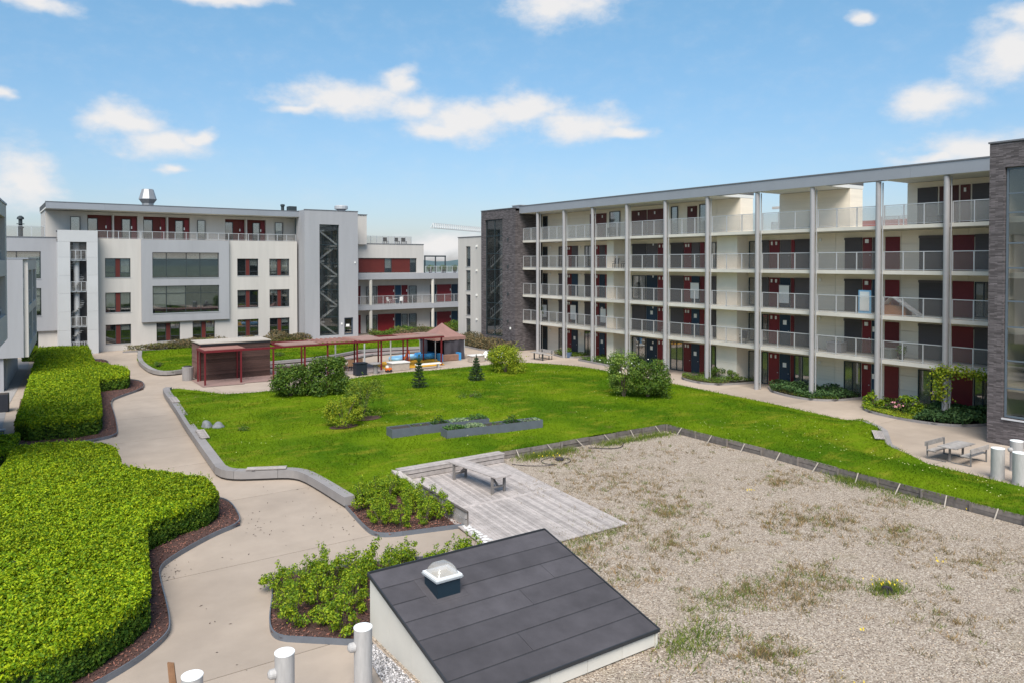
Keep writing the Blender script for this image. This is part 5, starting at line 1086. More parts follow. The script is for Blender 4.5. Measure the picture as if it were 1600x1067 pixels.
for z in (0.1, 3.1, 6.1, 9.05):
    b = MB()
    for k in range(9): b.box(46.0, 47.6, 17.3-k*.28, 17.58-k*.28, z+k*.17, z+k*.17+.17)
    fl_ = b.build('stair_flight', mat('dark stair carpet', (.05, .055, .06), .8), tw, at=(46.8, 17, z)); b = MB(); b.bar((45.9, 17.5, z+1.0), (45.9, 15.0, z+2.5), .06)
    for k in range(9): b.bar((45.9, 17.45-k*.28, z+k*.17+.1), (45.9, 17.45-k*.28, z+k*.17+1.0), .03)
    b.build('handrail', FRAME, fl_)
MB().lathe([(.02, .3), (.1, .25), (.16, 0)], (45.5, 17.0, 13.05), 12).build('pendant_lamp', mat('cream lamp shade', (.8, .72, .45), .5), tw)
# far brick stair tower and white block
tb_ = thing('brick_stair_tower', 'dark brick stair tower with gridded glass at the far end of the galleries', 'stair tower', (49, 71, 0))
holewall('wall', tb_, 'X', 47.5, 67.7, 74.6, 0, 15.5, [(70.2, 73.8, 1.3, 14.45)], .3, BRICK); box('side_wall', tb_, 47.502, 53, 67.7, 68.0, 0, 15.48, BRICK); box('side_wall', tb_, 47.502, 53, 74.3, 74.598, 0, 15.48, BRICK)
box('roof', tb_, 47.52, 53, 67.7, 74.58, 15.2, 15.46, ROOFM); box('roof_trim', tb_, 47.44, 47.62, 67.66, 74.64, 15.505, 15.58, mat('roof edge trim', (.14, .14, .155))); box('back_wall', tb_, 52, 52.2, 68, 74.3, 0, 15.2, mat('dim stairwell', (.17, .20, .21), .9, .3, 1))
glazing(tb_, 'X', 47.5, 70.23, 73.77, 1.33, 14.42, 2, (3.2, 5.0, 6.9, 8.8, 10.6, 12.6), .2, mat('teal dark frame', (.02, .035, .042), .5), .09)
stair_tower(tb_, 'X', 47.5, 70.3, 73.7, 1.3, 14.4, 4, [.3, 3.25, 6.1, 9.05, 12.0]); lamp(tb_, 'X', 47.5, 68.6, 2.4, .12)
for z in (3, 6, 9, 12): abox('wall_lamp', tb_, 'X', 47.5, 69.0, 69.15, z, z+.3, -.1, -.002, FRAME)
b = thing('roof_vent', 'low flat grey vent on the roof corner of the far brick tower', 'roof vent', (49, 68.8, 15.46)); box('housing', b, 48.4, 49.6, 68.0, 69.6, 15.462, 15.85, FASC, .03); box('lid', b, 48.35, 49.65, 67.95, 69.65, 15.852, 15.92, RAILM)
wb = thing('white_stair_block', 'plain white block with four narrow windows beside the brick tower', 'building', (50, 78, 0))
hs = [(78.6, 79.65, 9.1, 11.55), (78.6, 79.65, 6.2, 8.65), (78.6, 79.65, 3.2, 5.7), (78.6, 79.65, .45, 2.8)]
holewall('wall', wb, 'X', 48.5, 74.61, 81.5, 0, 12.65, hs, .25, WHITER); box('side_wall', wb, 48.51, 58, 81.3, 81.498, 0, 12.64, WHITER); box('roof', wb, 48.52, 58, 74.62, 81.48, 12.4, 12.62, ROOFM); box('roof_trim', wb, 48.44, 48.62, 74.61, 81.56, 12.655, 12.74, mat('roof edge trim', (.14, .14, .155)))
for i, h in enumerate(hs): window(wb, 'X', 48.5, h[0], h[1], h[2], h[3], [(1, 'g')], .14, blinds=((.62,), (1.0,), (.0,), (.9,))[i], mid=.38); abox('wall_lamp', wb, 'X', 48.5, 77.0, 77.22, h[3]-.1, h[3]+.12, -.14, -.002, LAMPW)

# ---------------------------------------------------------------- left: white building
lb = thing('white_building', 'white rendered building with grey bay windows and set back top floor', 'building', (21, 93, 0))
Yf = 93.0; A3 = [(10.06, 7.95), (6.31, 4.13), (2.82, .72)]
hs = []
for (zt, zb), full in zip(A3, (1, 1, 1)): hs += [(10.9, 13.4, zb, zt), (24.86, 27.34, zb+.06, zt), (28.67, 31.12, zb+.04, zt)]
hs += [(15.98, 18.46, .74, 2.8), (19.81, 22.27, .74, 2.8)]; bigs = [(15.55, 22.7, 7.86, 10.74), (15.55, 22.7, 3.88, 6.98)]
holewall('wall', lb, 'Y', Yf, 9.9, 32.1, 0, 12.2, hs+[(15.56, 22.69, 7.87, 10.73), (15.56, 22.69, 3.89, 6.97)], .3, WHITER)
holewall('grey_bay', lb, 'Y', Yf-.35, 14.45, 23.84, 2.95, 12.14, bigs, .45, GREYR)
for x in (14.45, 23.84): raw('bay_side', [(x, Yf-.35, 2.95), (x, Yf, 2.95), (x, Yf, 12.14), (x, Yf-.35, 12.14)], [(0, 1, 2, 3)], GREYR, lb)
raw('bay_base', [(14.45, Yf-.35, 2.95), (23.84, Yf-.35, 2.95), (23.84, Yf, 2.95), (14.45, Yf, 2.95)], [(0, 1, 2, 3)], GREYR, lb); raw('bay_top', [(14.45, Yf-.35, 12.14), (23.84, Yf-.35, 12.14), (23.84, Yf, 12.14), (14.45, Yf, 12.14)], [(0, 1, 2, 3)], FASC, lb)
bl = [(0, 0, .75), (0, 0, .4), (.9, 0, .8), (.75, 0, .6), (.3, 0, .0), (.2, 0, .0), (0, 0, .3), (0, 0, .0), (0, 0, .3), (.5, 0, .3), (.3, 0, .6)]
for i, h in enumerate(hs): window(lb, 'Y', Yf, *h, [(1, 'g'), (.52, 'r'), (1, 'g')], .2, blinds=bl[i % len(bl)], mid=.25)
window(lb, 'Y', Yf-.35, *bigs[0], [(1.45, 'g'), (2.15, 'g'), (1.5, 'g'), (2.05, 'g')], .25, blinds=(.25, .25, .25, .25), mid=.72)
window(lb, 'Y', Yf-.35, *bigs[1], [(1.45, 'g'), (2.1, 'g'), (1.7, 'g'), (2.0, 'g')], .25, blinds=(.8, .72, .0, .0), mid=.72)
box('body', lb, 9.9, 32.1, Yf+.62, 103, 0, 12.0, INTER); box('terrace_floor', lb, 9.95, 32.05, Yf+.02, 95.5, 12.02, 12.19, SLABM); box('end_wall', lb, 32.0, 32.098, Yf+.01, 103, 0, 12.19, WHITER)
railing(lb, [(10.1, 93.12), (14.4, 93.12)], 12.2, .85, 4, BALGL); railing(lb, [(14.42, 92.8), (23.86, 92.8)], 12.2, .85, 8, BALGL); railing(lb, [(23.9, 93.12), (32.0, 93.12)], 12.2, .85, 7, BALGL)
YP = 95.4
pw = [(9.5, 14.5), (15.1, 20.1), (24.1, 29.0)]
holewall('top_wall', lb, 'Y', YP, 5.6, 32.75, 12.19, 15.2, [(a, b_, 12.2, 14.85) for a, b_ in pw], .5, WHITER); box('top_body', lb, 5.62, 32.75, YP+.7, 103, 12.0, 15.15, INTER); box('end_wall', lb, 5.55, 5.615, YP+.01, 103, 12, 15.2, WHITER)
for a, b_ in pw:
    m_ = (a+b_)/2; abox('divider', lb, 'Y', YP, m_-.08, m_+.08, 12.2, 14.85, -.3, .45, WHITER)
    for s, (u0, u1) in ((1, (a, m_-.08)), (-1, (m_+.08, b_))):
        W = u1-u0; o = abox('red_panel', lb, 'Y', YP, u0+.01, u1-.01, 12.21, 14.84, .38, .44, REDP)
        d0, d1 = (u0+.35*W, u0+.72*W) if s < 0 else (u0+.3*W, u0+.72*W); window(lb, 'Y', YP, d0 if s < 0 else u0+.04, d1 if s < 0 else u0+.42*W, 12.22, 14.5, [(1, 'g')], .34, blinds=(.95 if s < 0 else .0,), sill=False, room=False)
        dr = abox('door', lb, 'Y', YP, u0+.78*W, u0+.97*W, 12.22, 14.6, .31, .378, REDD); abox('lamp', dr, 'Y', YP, u0+.74*W, u0+.77*W+.04, 13.4, 13.7, .27, .309, LAMPW)
for a, b_ in ((7.85, 8.8), (20.9, 21.8), (30.1, 31.1)): window(lb, 'Y', YP-.2, a, b_, 12.6 if a < 9 else 12.3, 14.6, [(1, 'g')], .12, blinds=(.8,), sill=False, room=False)
box('roof', lb, 5.45, 32.9, 93.0, 103.2, 15.25, 15.4, SOFF)
for a, b_ in zip(np.linspace(5.45, 32.9, 6)[:-1], np.linspace(5.45, 32.9, 6)[1:]): box('fascia_panel', lb, a+.005, b_-.005, 92.93, 93.05, 15.26, 15.92, FASC)
box('roof_cover', lb, 5.45, 32.9, 93.05, 103.2, 15.4, 15.93, ROOFM); box('roof_trim', lb, 5.4, 32.95, 92.9, 93.1, 15.932, 16.0, mat('roof edge trim', (.14, .14, .155)))
# left wing, lower
hs = [(1.2, 4.97, 7.93, 10.75), (1.2, 4.98, 4.05, 6.93)]
lw_ = thing('grey_wing', 'lower grey wing with tall dark windows behind the white stair tower', 'building', (3, 93, 0))
holewall('wall', lw_, 'Y', 92.9, -6, 6.4, 2.5, 12.2, hs, .3, GREYR); holewall('ground_wall', lw_, 'Y', 93.2, -6, 9.9, 0, 2.5, [(3.6, 4.7, .4, 2.45)], .3, WHITER); box('soffit', lw_, -6, 6.4, 92.91, 95, 2.45, 2.5, GREYR)
for h in hs: window(lw_, 'Y', 92.9, *h, [(1, 'g'), (1.3, 'g')], .2, blinds=(.8, .85), mid=.72)
window(lw_, 'Y', 93.2, 3.6, 4.7, .4, 2.45, [(1, 'g')], .2); box('side_wall', lw_, 6.35, 6.39, 92.91, 95, 2.5, 12.2, GREYR); box('back_wall', lw_, 6.4, 9.9, 93.19, 93.3, 2.5, 12.2, WHITER); box('body', lw_, -6, 6.3, 93.7, 102, 0, 12, INTER); box('roof', lw_, -6, 6.36, 92.95, 102, 12.0, 12.19, ROOFM); box('roof_trim', lw_, -6, 6.45, 92.85, 93.05, 12.201, 12.27, mat('roof edge trim', (.14, .14, .155)))
railing(lw_, [(-3, 93.6), (5.4, 93.6)], 12.2, 1.2, 7, BALGL)
t = thing('roof_chimney', 'slim dark metal flue on the grey wing roof', 'flue', (3.3, 95, 12.19)); MB().lathe([(.22, 0), (.22, 1.0), (.30, 1.02), (.30, 1.15), (.18, 1.17), (.18, 1.9), (.34, 1.95), (.30, 2.15), (.1, 2.3)], (3.3, 95, 12.19), 14).build('flue', FRAME, t); MB().lathe([(.36, 0), (.36, .06)], (3.3, 95, 13.6), 14).build('collar', FRAME, t)
# white open stair tower
wt = thing('white_stair_tower', 'white panelled stair tower with an open slot showing spiral stairs', 'stair tower', (8.2, 91.5, 0)); zz = [0, 2.5, 4.45, 6.35, 8.25, 10.15, 11.75]
for z0, z1 in zip(zz[:-1], zz[1:]):
    box('wall_panel', wt, 6.38, 7.5, 91.5, 91.7, z0+.006, z1-.006, WPANEL); box('wall_panel', wt, 9.02, 10.05, 91.5, 91.7, z0+.006, z1-.006, WPANEL); box('side_panel', wt, 9.87, 10.05, 91.71, 93.4, z0+.006, z1-.006, WPANEL); box('side_panel', wt, 6.38, 6.56, 91.71, 93.4, z0+.006, z1-.006, WPANEL)
box('top_panel', wt, 6.38, 10.05, 91.5, 91.7, 11.756, 12.97, WPANEL); box('roof', wt, 6.38, 10.05, 91.71, 93.4, 12.8, 12.96, ROOFM); box('back_wall', wt, 6.57, 9.86, 93.05, 93.15, 0, 12.8, mat('dark stair recess', (.10, .10, .105), .9, .2, 1))
MB().lathe([(.28, 0), (.28, 11.7)], (8.15, 92.4, 0), 16).build('newel_column', WPANEL, wt)
for z in (2.9, 6.6, 9.9): box('landing', wt, 7.5, 9.02, 91.72, 92.2, z-.12, z, RAILM); railing(wt, [(7.52, 91.66), (9.0, 91.66)], z, 1.0, 3, BALGL)
st_ = mat('stair tread steel', (.42, .43, .44), .5, .1, 4, metal=.3)
for k in range(66):
    a = k*.42; z = .15+k*.172; c = Vector((8.15, 92.4, z)); d = Vector((math.cos(a), math.sin(a), 0)); n_ = Vector((-d.y, d.x, 0)); p = [c+d*.29-n_*.06, c+d*.66-n_*.16, c+d*.66+n_*.16, c+d*.29+n_*.06]
    raw('stair_tread', p+[q+Vector((0, 0, .04)) for q in p], BF, st_, wt, at=c)
railing(wt, [(7.52, 91.6), (9.0, 91.6)], .02, 1.3, 6, BALGL); box('mesh_screen', wt, 7.5, 9.02, 91.8, 91.82, 10.4, 11.75, BALGL)
# grey glazed stair tower in the middle
gt = thing('grey_stair_tower', 'tall grey stair tower with zigzag stairs behind a glass strip', 'stair tower', (36, 91, 0))
holewall('wall', gt, 'Y', 91, 32.35, 39.32, 0, 16.05, [(34.25, 36.8, .5, 14.32), (37.45, 38.65, .45, 2.62)], .35, GREYR); raw('side_wall', [(32.35, 94, 0), (32.35, 91, 0), (32.35, 91, 16.05), (32.35, 94, 16.05)], [(0, 1, 2, 3)], GREYR, gt); box('side_wall', gt, 39.2, 39.318, 91.01, 98, 0, 16.04, GREYR)
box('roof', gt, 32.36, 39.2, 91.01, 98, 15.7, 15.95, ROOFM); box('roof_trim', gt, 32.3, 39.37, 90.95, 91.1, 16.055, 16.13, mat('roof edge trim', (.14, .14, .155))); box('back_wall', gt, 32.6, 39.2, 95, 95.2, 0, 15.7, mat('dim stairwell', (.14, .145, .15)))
glazing(gt, 'Y', 91, 34.28, 36.77, .53, 14.29, 1, (2.8, 6.2, 9.5, 11.8), .25, mat('teal dark frame', (.02, .035, .042)), .08)
SW = mat('pale stair stringer', (.52, .53, .53), .7, .05)
for i in range(7):
    za = .4+i*1.9; ua, ub = (36.7, 34.35) if i % 2 == 0 else (34.35, 36.7); dd = .55 if i % 2 == 0 else .9; o = MB().bar((ua, 91+dd, za), (ub, 91+dd, za+1.75), .3, .20).build('stair_flight', SW, gt, at=(35.5, 91+dd, za)); b = MB(); b.bar((ua, 91+dd-.16, za+.95), (ub, 91+dd-.16, za+2.7), .04)
    for k in range(8): s = k/7; b.bar((ua+(ub-ua)*s, 91+dd-.16, za+1.75*s+.05), (ua+(ub-ua)*s, 91+dd-.16, za+1.75*s+.95), .03)
    b.build('handrail', FRAME, o); box('landing', gt, (34.3 if ub < ua else 35.9), (35.1 if ub < ua else 36.75), 91.5, 93.5, za+1.68, za+1.84, SW)
d_ = window(gt, 'Y', 91, 37.45, 38.65, .47, 2.62, [(1, 'g')], .2, nm='door', fm=mat('slate blue door', (.045, .06, .085), .5), fw=.16, sill=False); abox('notice', d_, 'Y', 91, 37.75, 38.2, 1.5, 1.8, .165, .175, LAMPW); lamp(gt, 'Y', 91, 37.1, 1.9, .12); lamp(gt, 'Y', 91, 38.9, 9.6, .1)
# upper step and connecting wing with galleries
cw = thing('gallery_wing', 'low connecting wing with red panels, roof terrace and open galleries', 'building', (48, 95, 0)); Yw = 95.0
box('upper_step', cw, 39.33, 42.05, 94.4, 100, 12.0, 15.9, WHITER); box('slit_window', cw, 39.7, 40.1, 94.36, 94.399, 11.9, 14.2, FRAME); box('roof_trim', cw, 39.33, 42.12, 94.3, 94.5, 15.902, 15.98, mat('roof edge trim', (.14, .14, .155)))
holewall('upper_wall', cw, 'Y', Yw, 39.33, 50.9, 8.15, 12.1, [(41.1, 49.8, 8.2, 10.2)], .3, WHITER); box('upper_body', cw, 39.33, 50.85, Yw+.42, 101, 8.15, 12.0, INTER); box('end_wall', cw, 50.86, 50.898, Yw+.01, 101, 8.15, 12.09, WHITER)
window(cw, 'Y', Yw, 41.1, 49.8, 8.2, 10.2, [(3.9, 'r'), (1.0, 'g'), (2.9, 'r'), (.9, 'g')], .2, blinds=(0, .7, 0, .3), sill=False); box('roof_trim', cw, 42.0, 50.95, Yw-.06, Yw+.1, 12.102, 12.18, mat('roof edge trim', (.14, .14, .155)))
railing(cw, [(42.2, Yw+.4), (49.2, Yw+.4)], 12.1, 1.1, 8, BALGL); railing(cw, [(51.0, Yw-.3), (58, Yw-.3)], 8.2, .9, 8, BALGL)
box('terrace_roof', cw, 39.33, 60, Yw-1.6, 101, 7.35, 8.14, GREYR); box('terrace_frame', cw, 51.3, 54.8, Yw+.5, Yw+.62, 10.4, 10.6, FRAME)
for x in (51.4, 53.1, 54.7): box('terrace_post', cw, x-.07, x+.07, Yw+.5, Yw+.62, 8.15, 10.4, FRAME)
for l, (z0, z1) in enumerate(((0.05, 3.2), (3.95, 7.35))):
    box('wall', cw, 39.33, 60, Yw+.5, 101, z0, z1, WHITER)
    for x0, x1, k in ((40.6, 41.6, 'D'), (42.4, 44.0, 'W'), (44.1, 46.6, 'R'), (46.7, 47.6, 'T'), (47.7, 48.6, 'W' if l == 0 else 'R'), (48.8, 50.0, 'W'), (52.2, 53.2, 'T'), (53.3, 55.6, 'R'), (55.7, 56.7, 'T'), (56.8, 58.0, 'D')):
        if k == 'W': window(cw, 'Y', Yw+.4, x0, x1, z0+.1, z0+2.4, [(1, 'g')], .06, blinds=(.8,), sill=False)
        else: o = abox('door' if k == 'T' else 'red_panel', cw, 'Y', Yw+.5, x0, x1, z0+.05, z0+2.5, -.06, -.002, TEAL if k == 'T' else REDD); (abox('lamp', o, 'Y', Yw+.5, x1-.2, x1-.08, z0+1.6, z0+1.9, -.12, -.061, LAMPW) if k == 'R' else None)
box('gallery_slab', cw, 39.33, 60, Yw-1.6, Yw+.45, 3.3, 3.94, GREYR)
for a, b_ in ((39.4, 42.0), (42.5, 51.3), (51.9, 58)): railing(cw, [(a, Yw-1.5), (b_, Yw-1.5)], 3.95, 1.2, max(2, round((b_-a)/1.5)), BALGL)
for x in (42.25, 51.6): MB().lathe([(.22, 0), (.22, 3.29)], (x, Yw-1.35, 0), 16).build('column', SLABM, cw); MB().lathe([(.22, 3.95), (.22, 7.34)], (x, Yw-1.35, 0), 16).build('column', SLABM, cw)

# ---------------------------------------------------------------- far left white balcony buildings (turned a few degrees)
ROT = math.radians(-5)
def lb2(name, label, ox, oy):
    return thing(name, label, 'building', (ox, oy, 0), ROT, local=True)
t = lb2('balcony_house', 'white house end with stacked recessed balconies at the far left', 2.8, 68.0)
box('body', t, -9, -1.6, 0.0, 14, 0, 9.8, GREYR); hs_ = [(.5, 6.5, 6.9, 9.0), (.5, 6.5, 3.9, 6.0)]
def holewallP(par, x, y0, y1, z0, z1, hs, dp, m):
    """like holewall but facing +X"""
    us = sorted({y0, y1, *[h[0] for h in hs], *[h[1] for h in hs]}); zs = sorted({z0, z1, *[h[2] for h in hs], *[h[3] for h in hs]}); b = MB()
    for ua, ub in zip(us[:-1], us[1:]):
        for za, zb in zip(zs[:-1], zs[1:]):
            if any(h[0] < (ua+ub)/2 < h[1] and h[2] < (za+zb)/2 < h[3] for h in hs): continue
            b.box(x-dp, x, ua, ub, za, zb)
    return b.build('balcony_wall', m, par)
holewallP(t, 0, 0.0, 14, 2.5, 9.83, [(1.0, 6.0, 6.3, 9.0), (7.2, 12.5, 6.3, 9.0), (1.0, 6.0, 3.3, 5.7), (7.2, 12.5, 3.3, 5.7)], .3, WHITER); box('front_wall', t, -9, -.31, -.2, -.002, 2.5, 9.83, GREYR); box('roof', t, -9, .05, -.22, 14, 9.84, 9.95, FASC)
for z in (6.0, 3.0): box('balcony_floor', t, -1.6, -.31, 0, 14, z, z+.25, SLABM)
for z in (6.3, 3.3):
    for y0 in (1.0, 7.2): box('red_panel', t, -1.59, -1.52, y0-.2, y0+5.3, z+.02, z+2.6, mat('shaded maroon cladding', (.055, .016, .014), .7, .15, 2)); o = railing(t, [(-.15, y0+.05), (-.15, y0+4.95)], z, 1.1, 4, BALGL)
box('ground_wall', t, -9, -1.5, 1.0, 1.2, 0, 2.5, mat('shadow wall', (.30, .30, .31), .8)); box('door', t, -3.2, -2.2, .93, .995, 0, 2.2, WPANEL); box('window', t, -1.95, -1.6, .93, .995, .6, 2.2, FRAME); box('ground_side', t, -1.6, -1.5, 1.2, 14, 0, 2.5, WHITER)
t = lb2('balcony_house', 'nearest white house with slanted balconies cut by the left edge', 1.04, 47.9)
holewallP(t, 0, -12, 0, 5.6, 12.55, [(-11, -.9, 6.9, 8.9), (-11, -.9, 9.7, 11.9)], .4, WHITER); box('body', t, -9, -1.6, -12, 0, 5.6, 12.5, WHITER); box('end_wall', t, -9, -.41, -.3, -.002, 5.6, 12.53, WHITER); box('roof', t, -9, .04, -12, .03, 12.56, 12.66, FASC)
for z in (9.0, 5.7): box('balcony_floor', t, -1.6, -.41, -12, -.31, z, z+.25, SLABM)
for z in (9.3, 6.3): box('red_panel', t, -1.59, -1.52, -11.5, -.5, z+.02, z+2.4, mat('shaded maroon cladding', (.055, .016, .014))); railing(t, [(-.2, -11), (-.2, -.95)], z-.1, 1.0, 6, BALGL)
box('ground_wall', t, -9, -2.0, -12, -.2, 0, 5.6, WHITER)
t = lb2('projecting_balcony', 'white projecting balcony with railing at the left edge', .3, 52.5); box('slab', t, -4, 0, -6, 1.5, 2.4, 2.75, WHITER); box('front_panel', t, -.06, .0, -6, 1.5, 2.76, 3.1, WHITER); railing(t, [(-.03, -6), (-.03, 1.45)], 3.1, .9, 6, BALGL); railing(t, [(-4, 1.45), (-.1, 1.45)], 2.76, 1.2, 4, BALGL); box('support_wall', t, -4, -2.5, -6, 1.4, 0, 2.39, WHITER)
t = lb2('planter_box', 'dark grey square planter box on the left terrace', 1.35, 59.5); box('planter', t, -2.3, 0, -.9, 0, .02, 1.15, mat('anthracite box', (.03, .032, .042), .6, .1, 3), .02); box('soil', t, -2.25, -.05, -.85, -.05, 1.151, 1.16, SOIL)
t = lb2('terrace_parapet', 'low dark grey terrace parapet at the left edge', .85, 47.6); box('wall', t, -4, 0, -.2, 0, 0, .9, mat('dark parapet', (.12, .12, .14), .7, .1, 2)); box('coping', t, -4, .05, -.25, .05, .901, .96, FASC)
t = thing('lounge_cushion', 'white cushion heap on the left terrace', 'cushion', (.1, 49.2, .02)); MB().lathe([(.3, 0), (.42, .2), (.4, .5), (.2, .7), (.05, .74)], (.1, 49.2, .02), 14).build('cushion', LAMPW, t, smooth=True)

# ---------------------------------------------------------------- pergola and kiosk
REDST = mat('red painted steel', (.135, .012, .017), .5, .08, 3, var2=.08)
SLATW = mat('pale red slat', (.34, .17, .14), .75, .15, 2, objvar=.1); PROOF = mat('faded red roof sheet', (.30, .185, .155), .8, .12, .8, .2, 10, var2=.15)
KWOOD = mat('dark timber cladding', (.062, .033, .028), .8, .25, 3, .3, 20, objvar=.3, stretch=(.5, .5, 4)); KSIDE = mat('side timber cladding', (.17, .095, .08), .8, .2, 3, objvar=.15)
k = thing('timber_kiosk', 'flat roofed timber kiosk with dark plank walls at the pergola end', 'kiosk', (17.2, 66.6, 0))
box('core', k, 14.5, 20.0, 65.15, 68.1, 0, 2.85, mat('kiosk core', (.03, .025, .025)))
for i in range(18):
    z = .03+i*.157; box('plank', k, 14.42, 20.08, 65.08, 65.14, z, z+.146, KWOOD); box('side_plank', k, 14.43, 14.49, 65.15, 68.1, z, z+.146, KSIDE)
box('fascia', k, 14.38, 20.12, 65.04, 65.135, 2.86, 2.98, TRIM); box('roof', k, 14.35, 20.15, 65.0, 68.15, 2.985, 3.06, mat('pale gravel roof', (.42, .37, .32), .9, .15, 3)); box('corner_post', k, 14.36, 14.44, 65.02, 65.1, 0, 2.86, REDST)
tag(sheet('timber_floor', [(13.9, 66), (13.85, 61.7), (16.9, 61.5), (17.1, 61.9), (20.5, 61.8), (20.5, 66)], .03, mat('reddish paving', (.26, .17, .15), .9, .12, 4, .2, 20), 1), kind='structure')
tag(sheet('paved_floor', [(20.5, 66.5), (20.5, 61.9), (29.2, 61.7), (30.2, 67.6)], .02, mat('grey brown paving', (.25, .21, .20), .9, .12, 4), 2), kind='structure')
p = thing('pergola', 'long red steel pergola with slatted and solid roof sections', 'pergola', (25, 64, 0)); PX_ = [14.2, 16.95, 19.55, 22.2, 24.2, 26.9, 29.2, 31.8, 35.35]; ZR = 2.55
for x in PX_: box('post', p, x-.06, x+.06, 62.44, 62.56, 0, ZR, REDST)
for x in (20.3, 23.2, 25.6, 28.2, 30.6, 33.2, 35.4): box('post', p, x-.055, x+.055, 66.1, 66.21, 0, ZR, REDST)
for x in (14.2, 17.3): box('post', p, x-.055, x+.055, 64.85, 64.96, 0, ZR, REDST)
box('front_beam', p, 14.1, 35.5, 62.42, 62.58, ZR, ZR+.16, REDST); box('back_beam', p, 20.2, 35.5, 66.08, 66.23, ZR, ZR+.16, REDST); box('back_beam', p, 14.1, 17.4, 64.85, 64.97, ZR, ZR+.16, REDST); box('front_gutter', p, 20.2, 35.55, 62.3, 62.41, ZR+.02, ZR+.15, REDST)
for x in (14.14, 17.36, 20.26, 23.4, 27.2, 29.8, 35.44): box('cross_beam', p, x-.06, x+.06, 62.59, 66.07 if x > 18 else 64.84, ZR+.01, ZR+.15, REDST)
for i in range(13): y = 62.62+i*.17; box('slat', p, 14.21, 17.29, y, y+.09, ZR+.165, ZR+.21, SLATW)
for i in range(9): x = 23.6+i*.42; box('slat', p, x, x+.14, 62.62, 66.05, ZR+.165, ZR+.24, SLATW)
for i in range(6): x = 32.0+i*.35; box('slat', p, x, x+.12, 64.4, 66.05, ZR+.165, ZR+.24, SLATW)
for a, b_, c, d in ((20.3, 23.35, 62.3, 64.0), (20.3, 23.35, 64.02, 64.6), (27.2, 29.7, 62.3, 66.2), (29.75, 32.0, 62.3, 64.1), (32.0, 35.5, 62.3, 64.3), (34.2, 35.5, 64.32, 66.2)): box('roof_panel', p, a+.01, b_-.01, c, d, ZR+.165, ZR+.235, PROOF)
for x, y in ((25.9, 65.0), (27.5, 62.3), (32.0, 66.4)):
    t = thing('lamp_post', {25.9: 'leftmost slim pale grey post under the pergola, beside the dining chairs', 27.5: 'middle slim pale grey post under the pergola, beside the black bin', 32.0: 'rightmost slim pale grey post under the pergola, on the orange surface'}[x], 'post', (x, y, 0), group='slim grey posts at the pergola'); MB().lathe([(.07, 0), (.07, 2.5)], (x, y, 0), 10).build('post', RAILM, t); MB().lathe([(.11, 0), (.11, .05)], (x, y, 0), 10).build('foot', RAILM, t)
t = thing('low_barrier', 'dark wooden barrier box behind the bushes under the pergola', 'planter', (21, 62.4, 0)); box('box', t, 20.1, 22.4, 62.7, 63.4, .03, .85, KSIDE, .02); box('rim', t, 20.05, 22.45, 62.65, 63.45, .851, .9, KWOOD)
t = thing('litter_bin', 'pale concrete litter bin at the kiosk corner', 'bin', (13.7, 66.2, 0)); MB().lathe([(.42, 0), (.45, 1.1), (.36, 1.12)], (13.7, 66.2, 0), 16).build('body', CONC, t); MB().lathe([(.34, 0), (.3, .06)], (13.7, 66.2, 1.12), 16).build('lid', dk, t)
t = thing('litter_bin', 'black square bin standing on the lawn edge by the pergola', 'bin', (26.4, 60.8, 0)); box('body', t, 25.95, 26.95, 60.5, 61.2, .0, 1.0, mat('black plastic', (.015, .02, .03), .5), .03); box('lid', t, 25.9, 27.0, 60.45, 61.25, 1.001, 1.08, mat('black plastic', (.015, .02, .03)), .02)
t = thing('round_table', 'small grey round concrete table beside the black bin', 'table', (27.9, 60.9, 0)); MB().lathe([(.2, 0), (.2, .85)], (27.9, 60.9, 0), 12).build('pedestal', CONC, t); MB().lathe([(.5, 0), (.5, .08), (.45, .1)], (27.9, 60.9, .851), 20).build('tabletop', CONC, t)
# wooden chairs round a table, play things
CH = mat('tan wicker', (.30, .17, .095), .7, .15, 6, objvar=.1); CHD = mat('brown timber', (.12, .06, .04), .7, .15, 5)
t = thing('dining_table', 'brown wooden dining table under the pergola', 'table', (26.6, 65.2, 0)); box('tabletop', t, 25.6, 27.6, 64.7, 65.7, .72, .78, CHD)
for sx in (25.7, 27.5):
    for sy in (64.8, 65.6): box('leg', t, sx-.04, sx+.04, sy-.04, sy+.04, .02, .719, CHD)
i = 0
for x, y, r, lab in ((26.0, 64.0, math.pi, 'tan dining chair on the near side of the table, leftmost'), (26.8, 63.9, math.pi, 'tan dining chair on the near side of the table, middle'), (27.8, 64.1, math.pi*.9, 'tan dining chair at the near right corner of the table'), (26.1, 66.3, 0, 'tan dining chair on the far side of the table, left'), (27.0, 66.3, 0, 'tan dining chair on the far side of the table, right'), (25.1, 65.2, math.pi/2, 'tan dining chair at the left head of the table')):
    t = thing('dining_chair', lab, 'chair', (x, y, .02), r, 'tan chairs round the pergola table', local=True); box('seat', t, -.27, .27, -.27, .27, .4, .48, CH, .01); box('backrest', t, -.27, .27, .22, .28, .481, 1.0, CH, .01)
    for a in (-.24, .24):
        for b_ in (-.24, .24): box('leg', t, a-.025, a+.025, b_-.025, b_+.025, 0, .399, CHD)
tag(sheet('play_surface', [(29.6, 62.2), (35.6, 62.3), (37.0, 66.4), (33.8, 68.0), (30.4, 67.3)], .035, mat('orange play surface', (.62, .32, .02), .85, .08, 3), 1), kind='structure')
BLUE = mat('blue plastic', (.05, .26, .55), .4, .05, 2, objvar=.1); PBLUE = mat('pale blue sheet', (.25, .50, .72), .5, .1, 3)
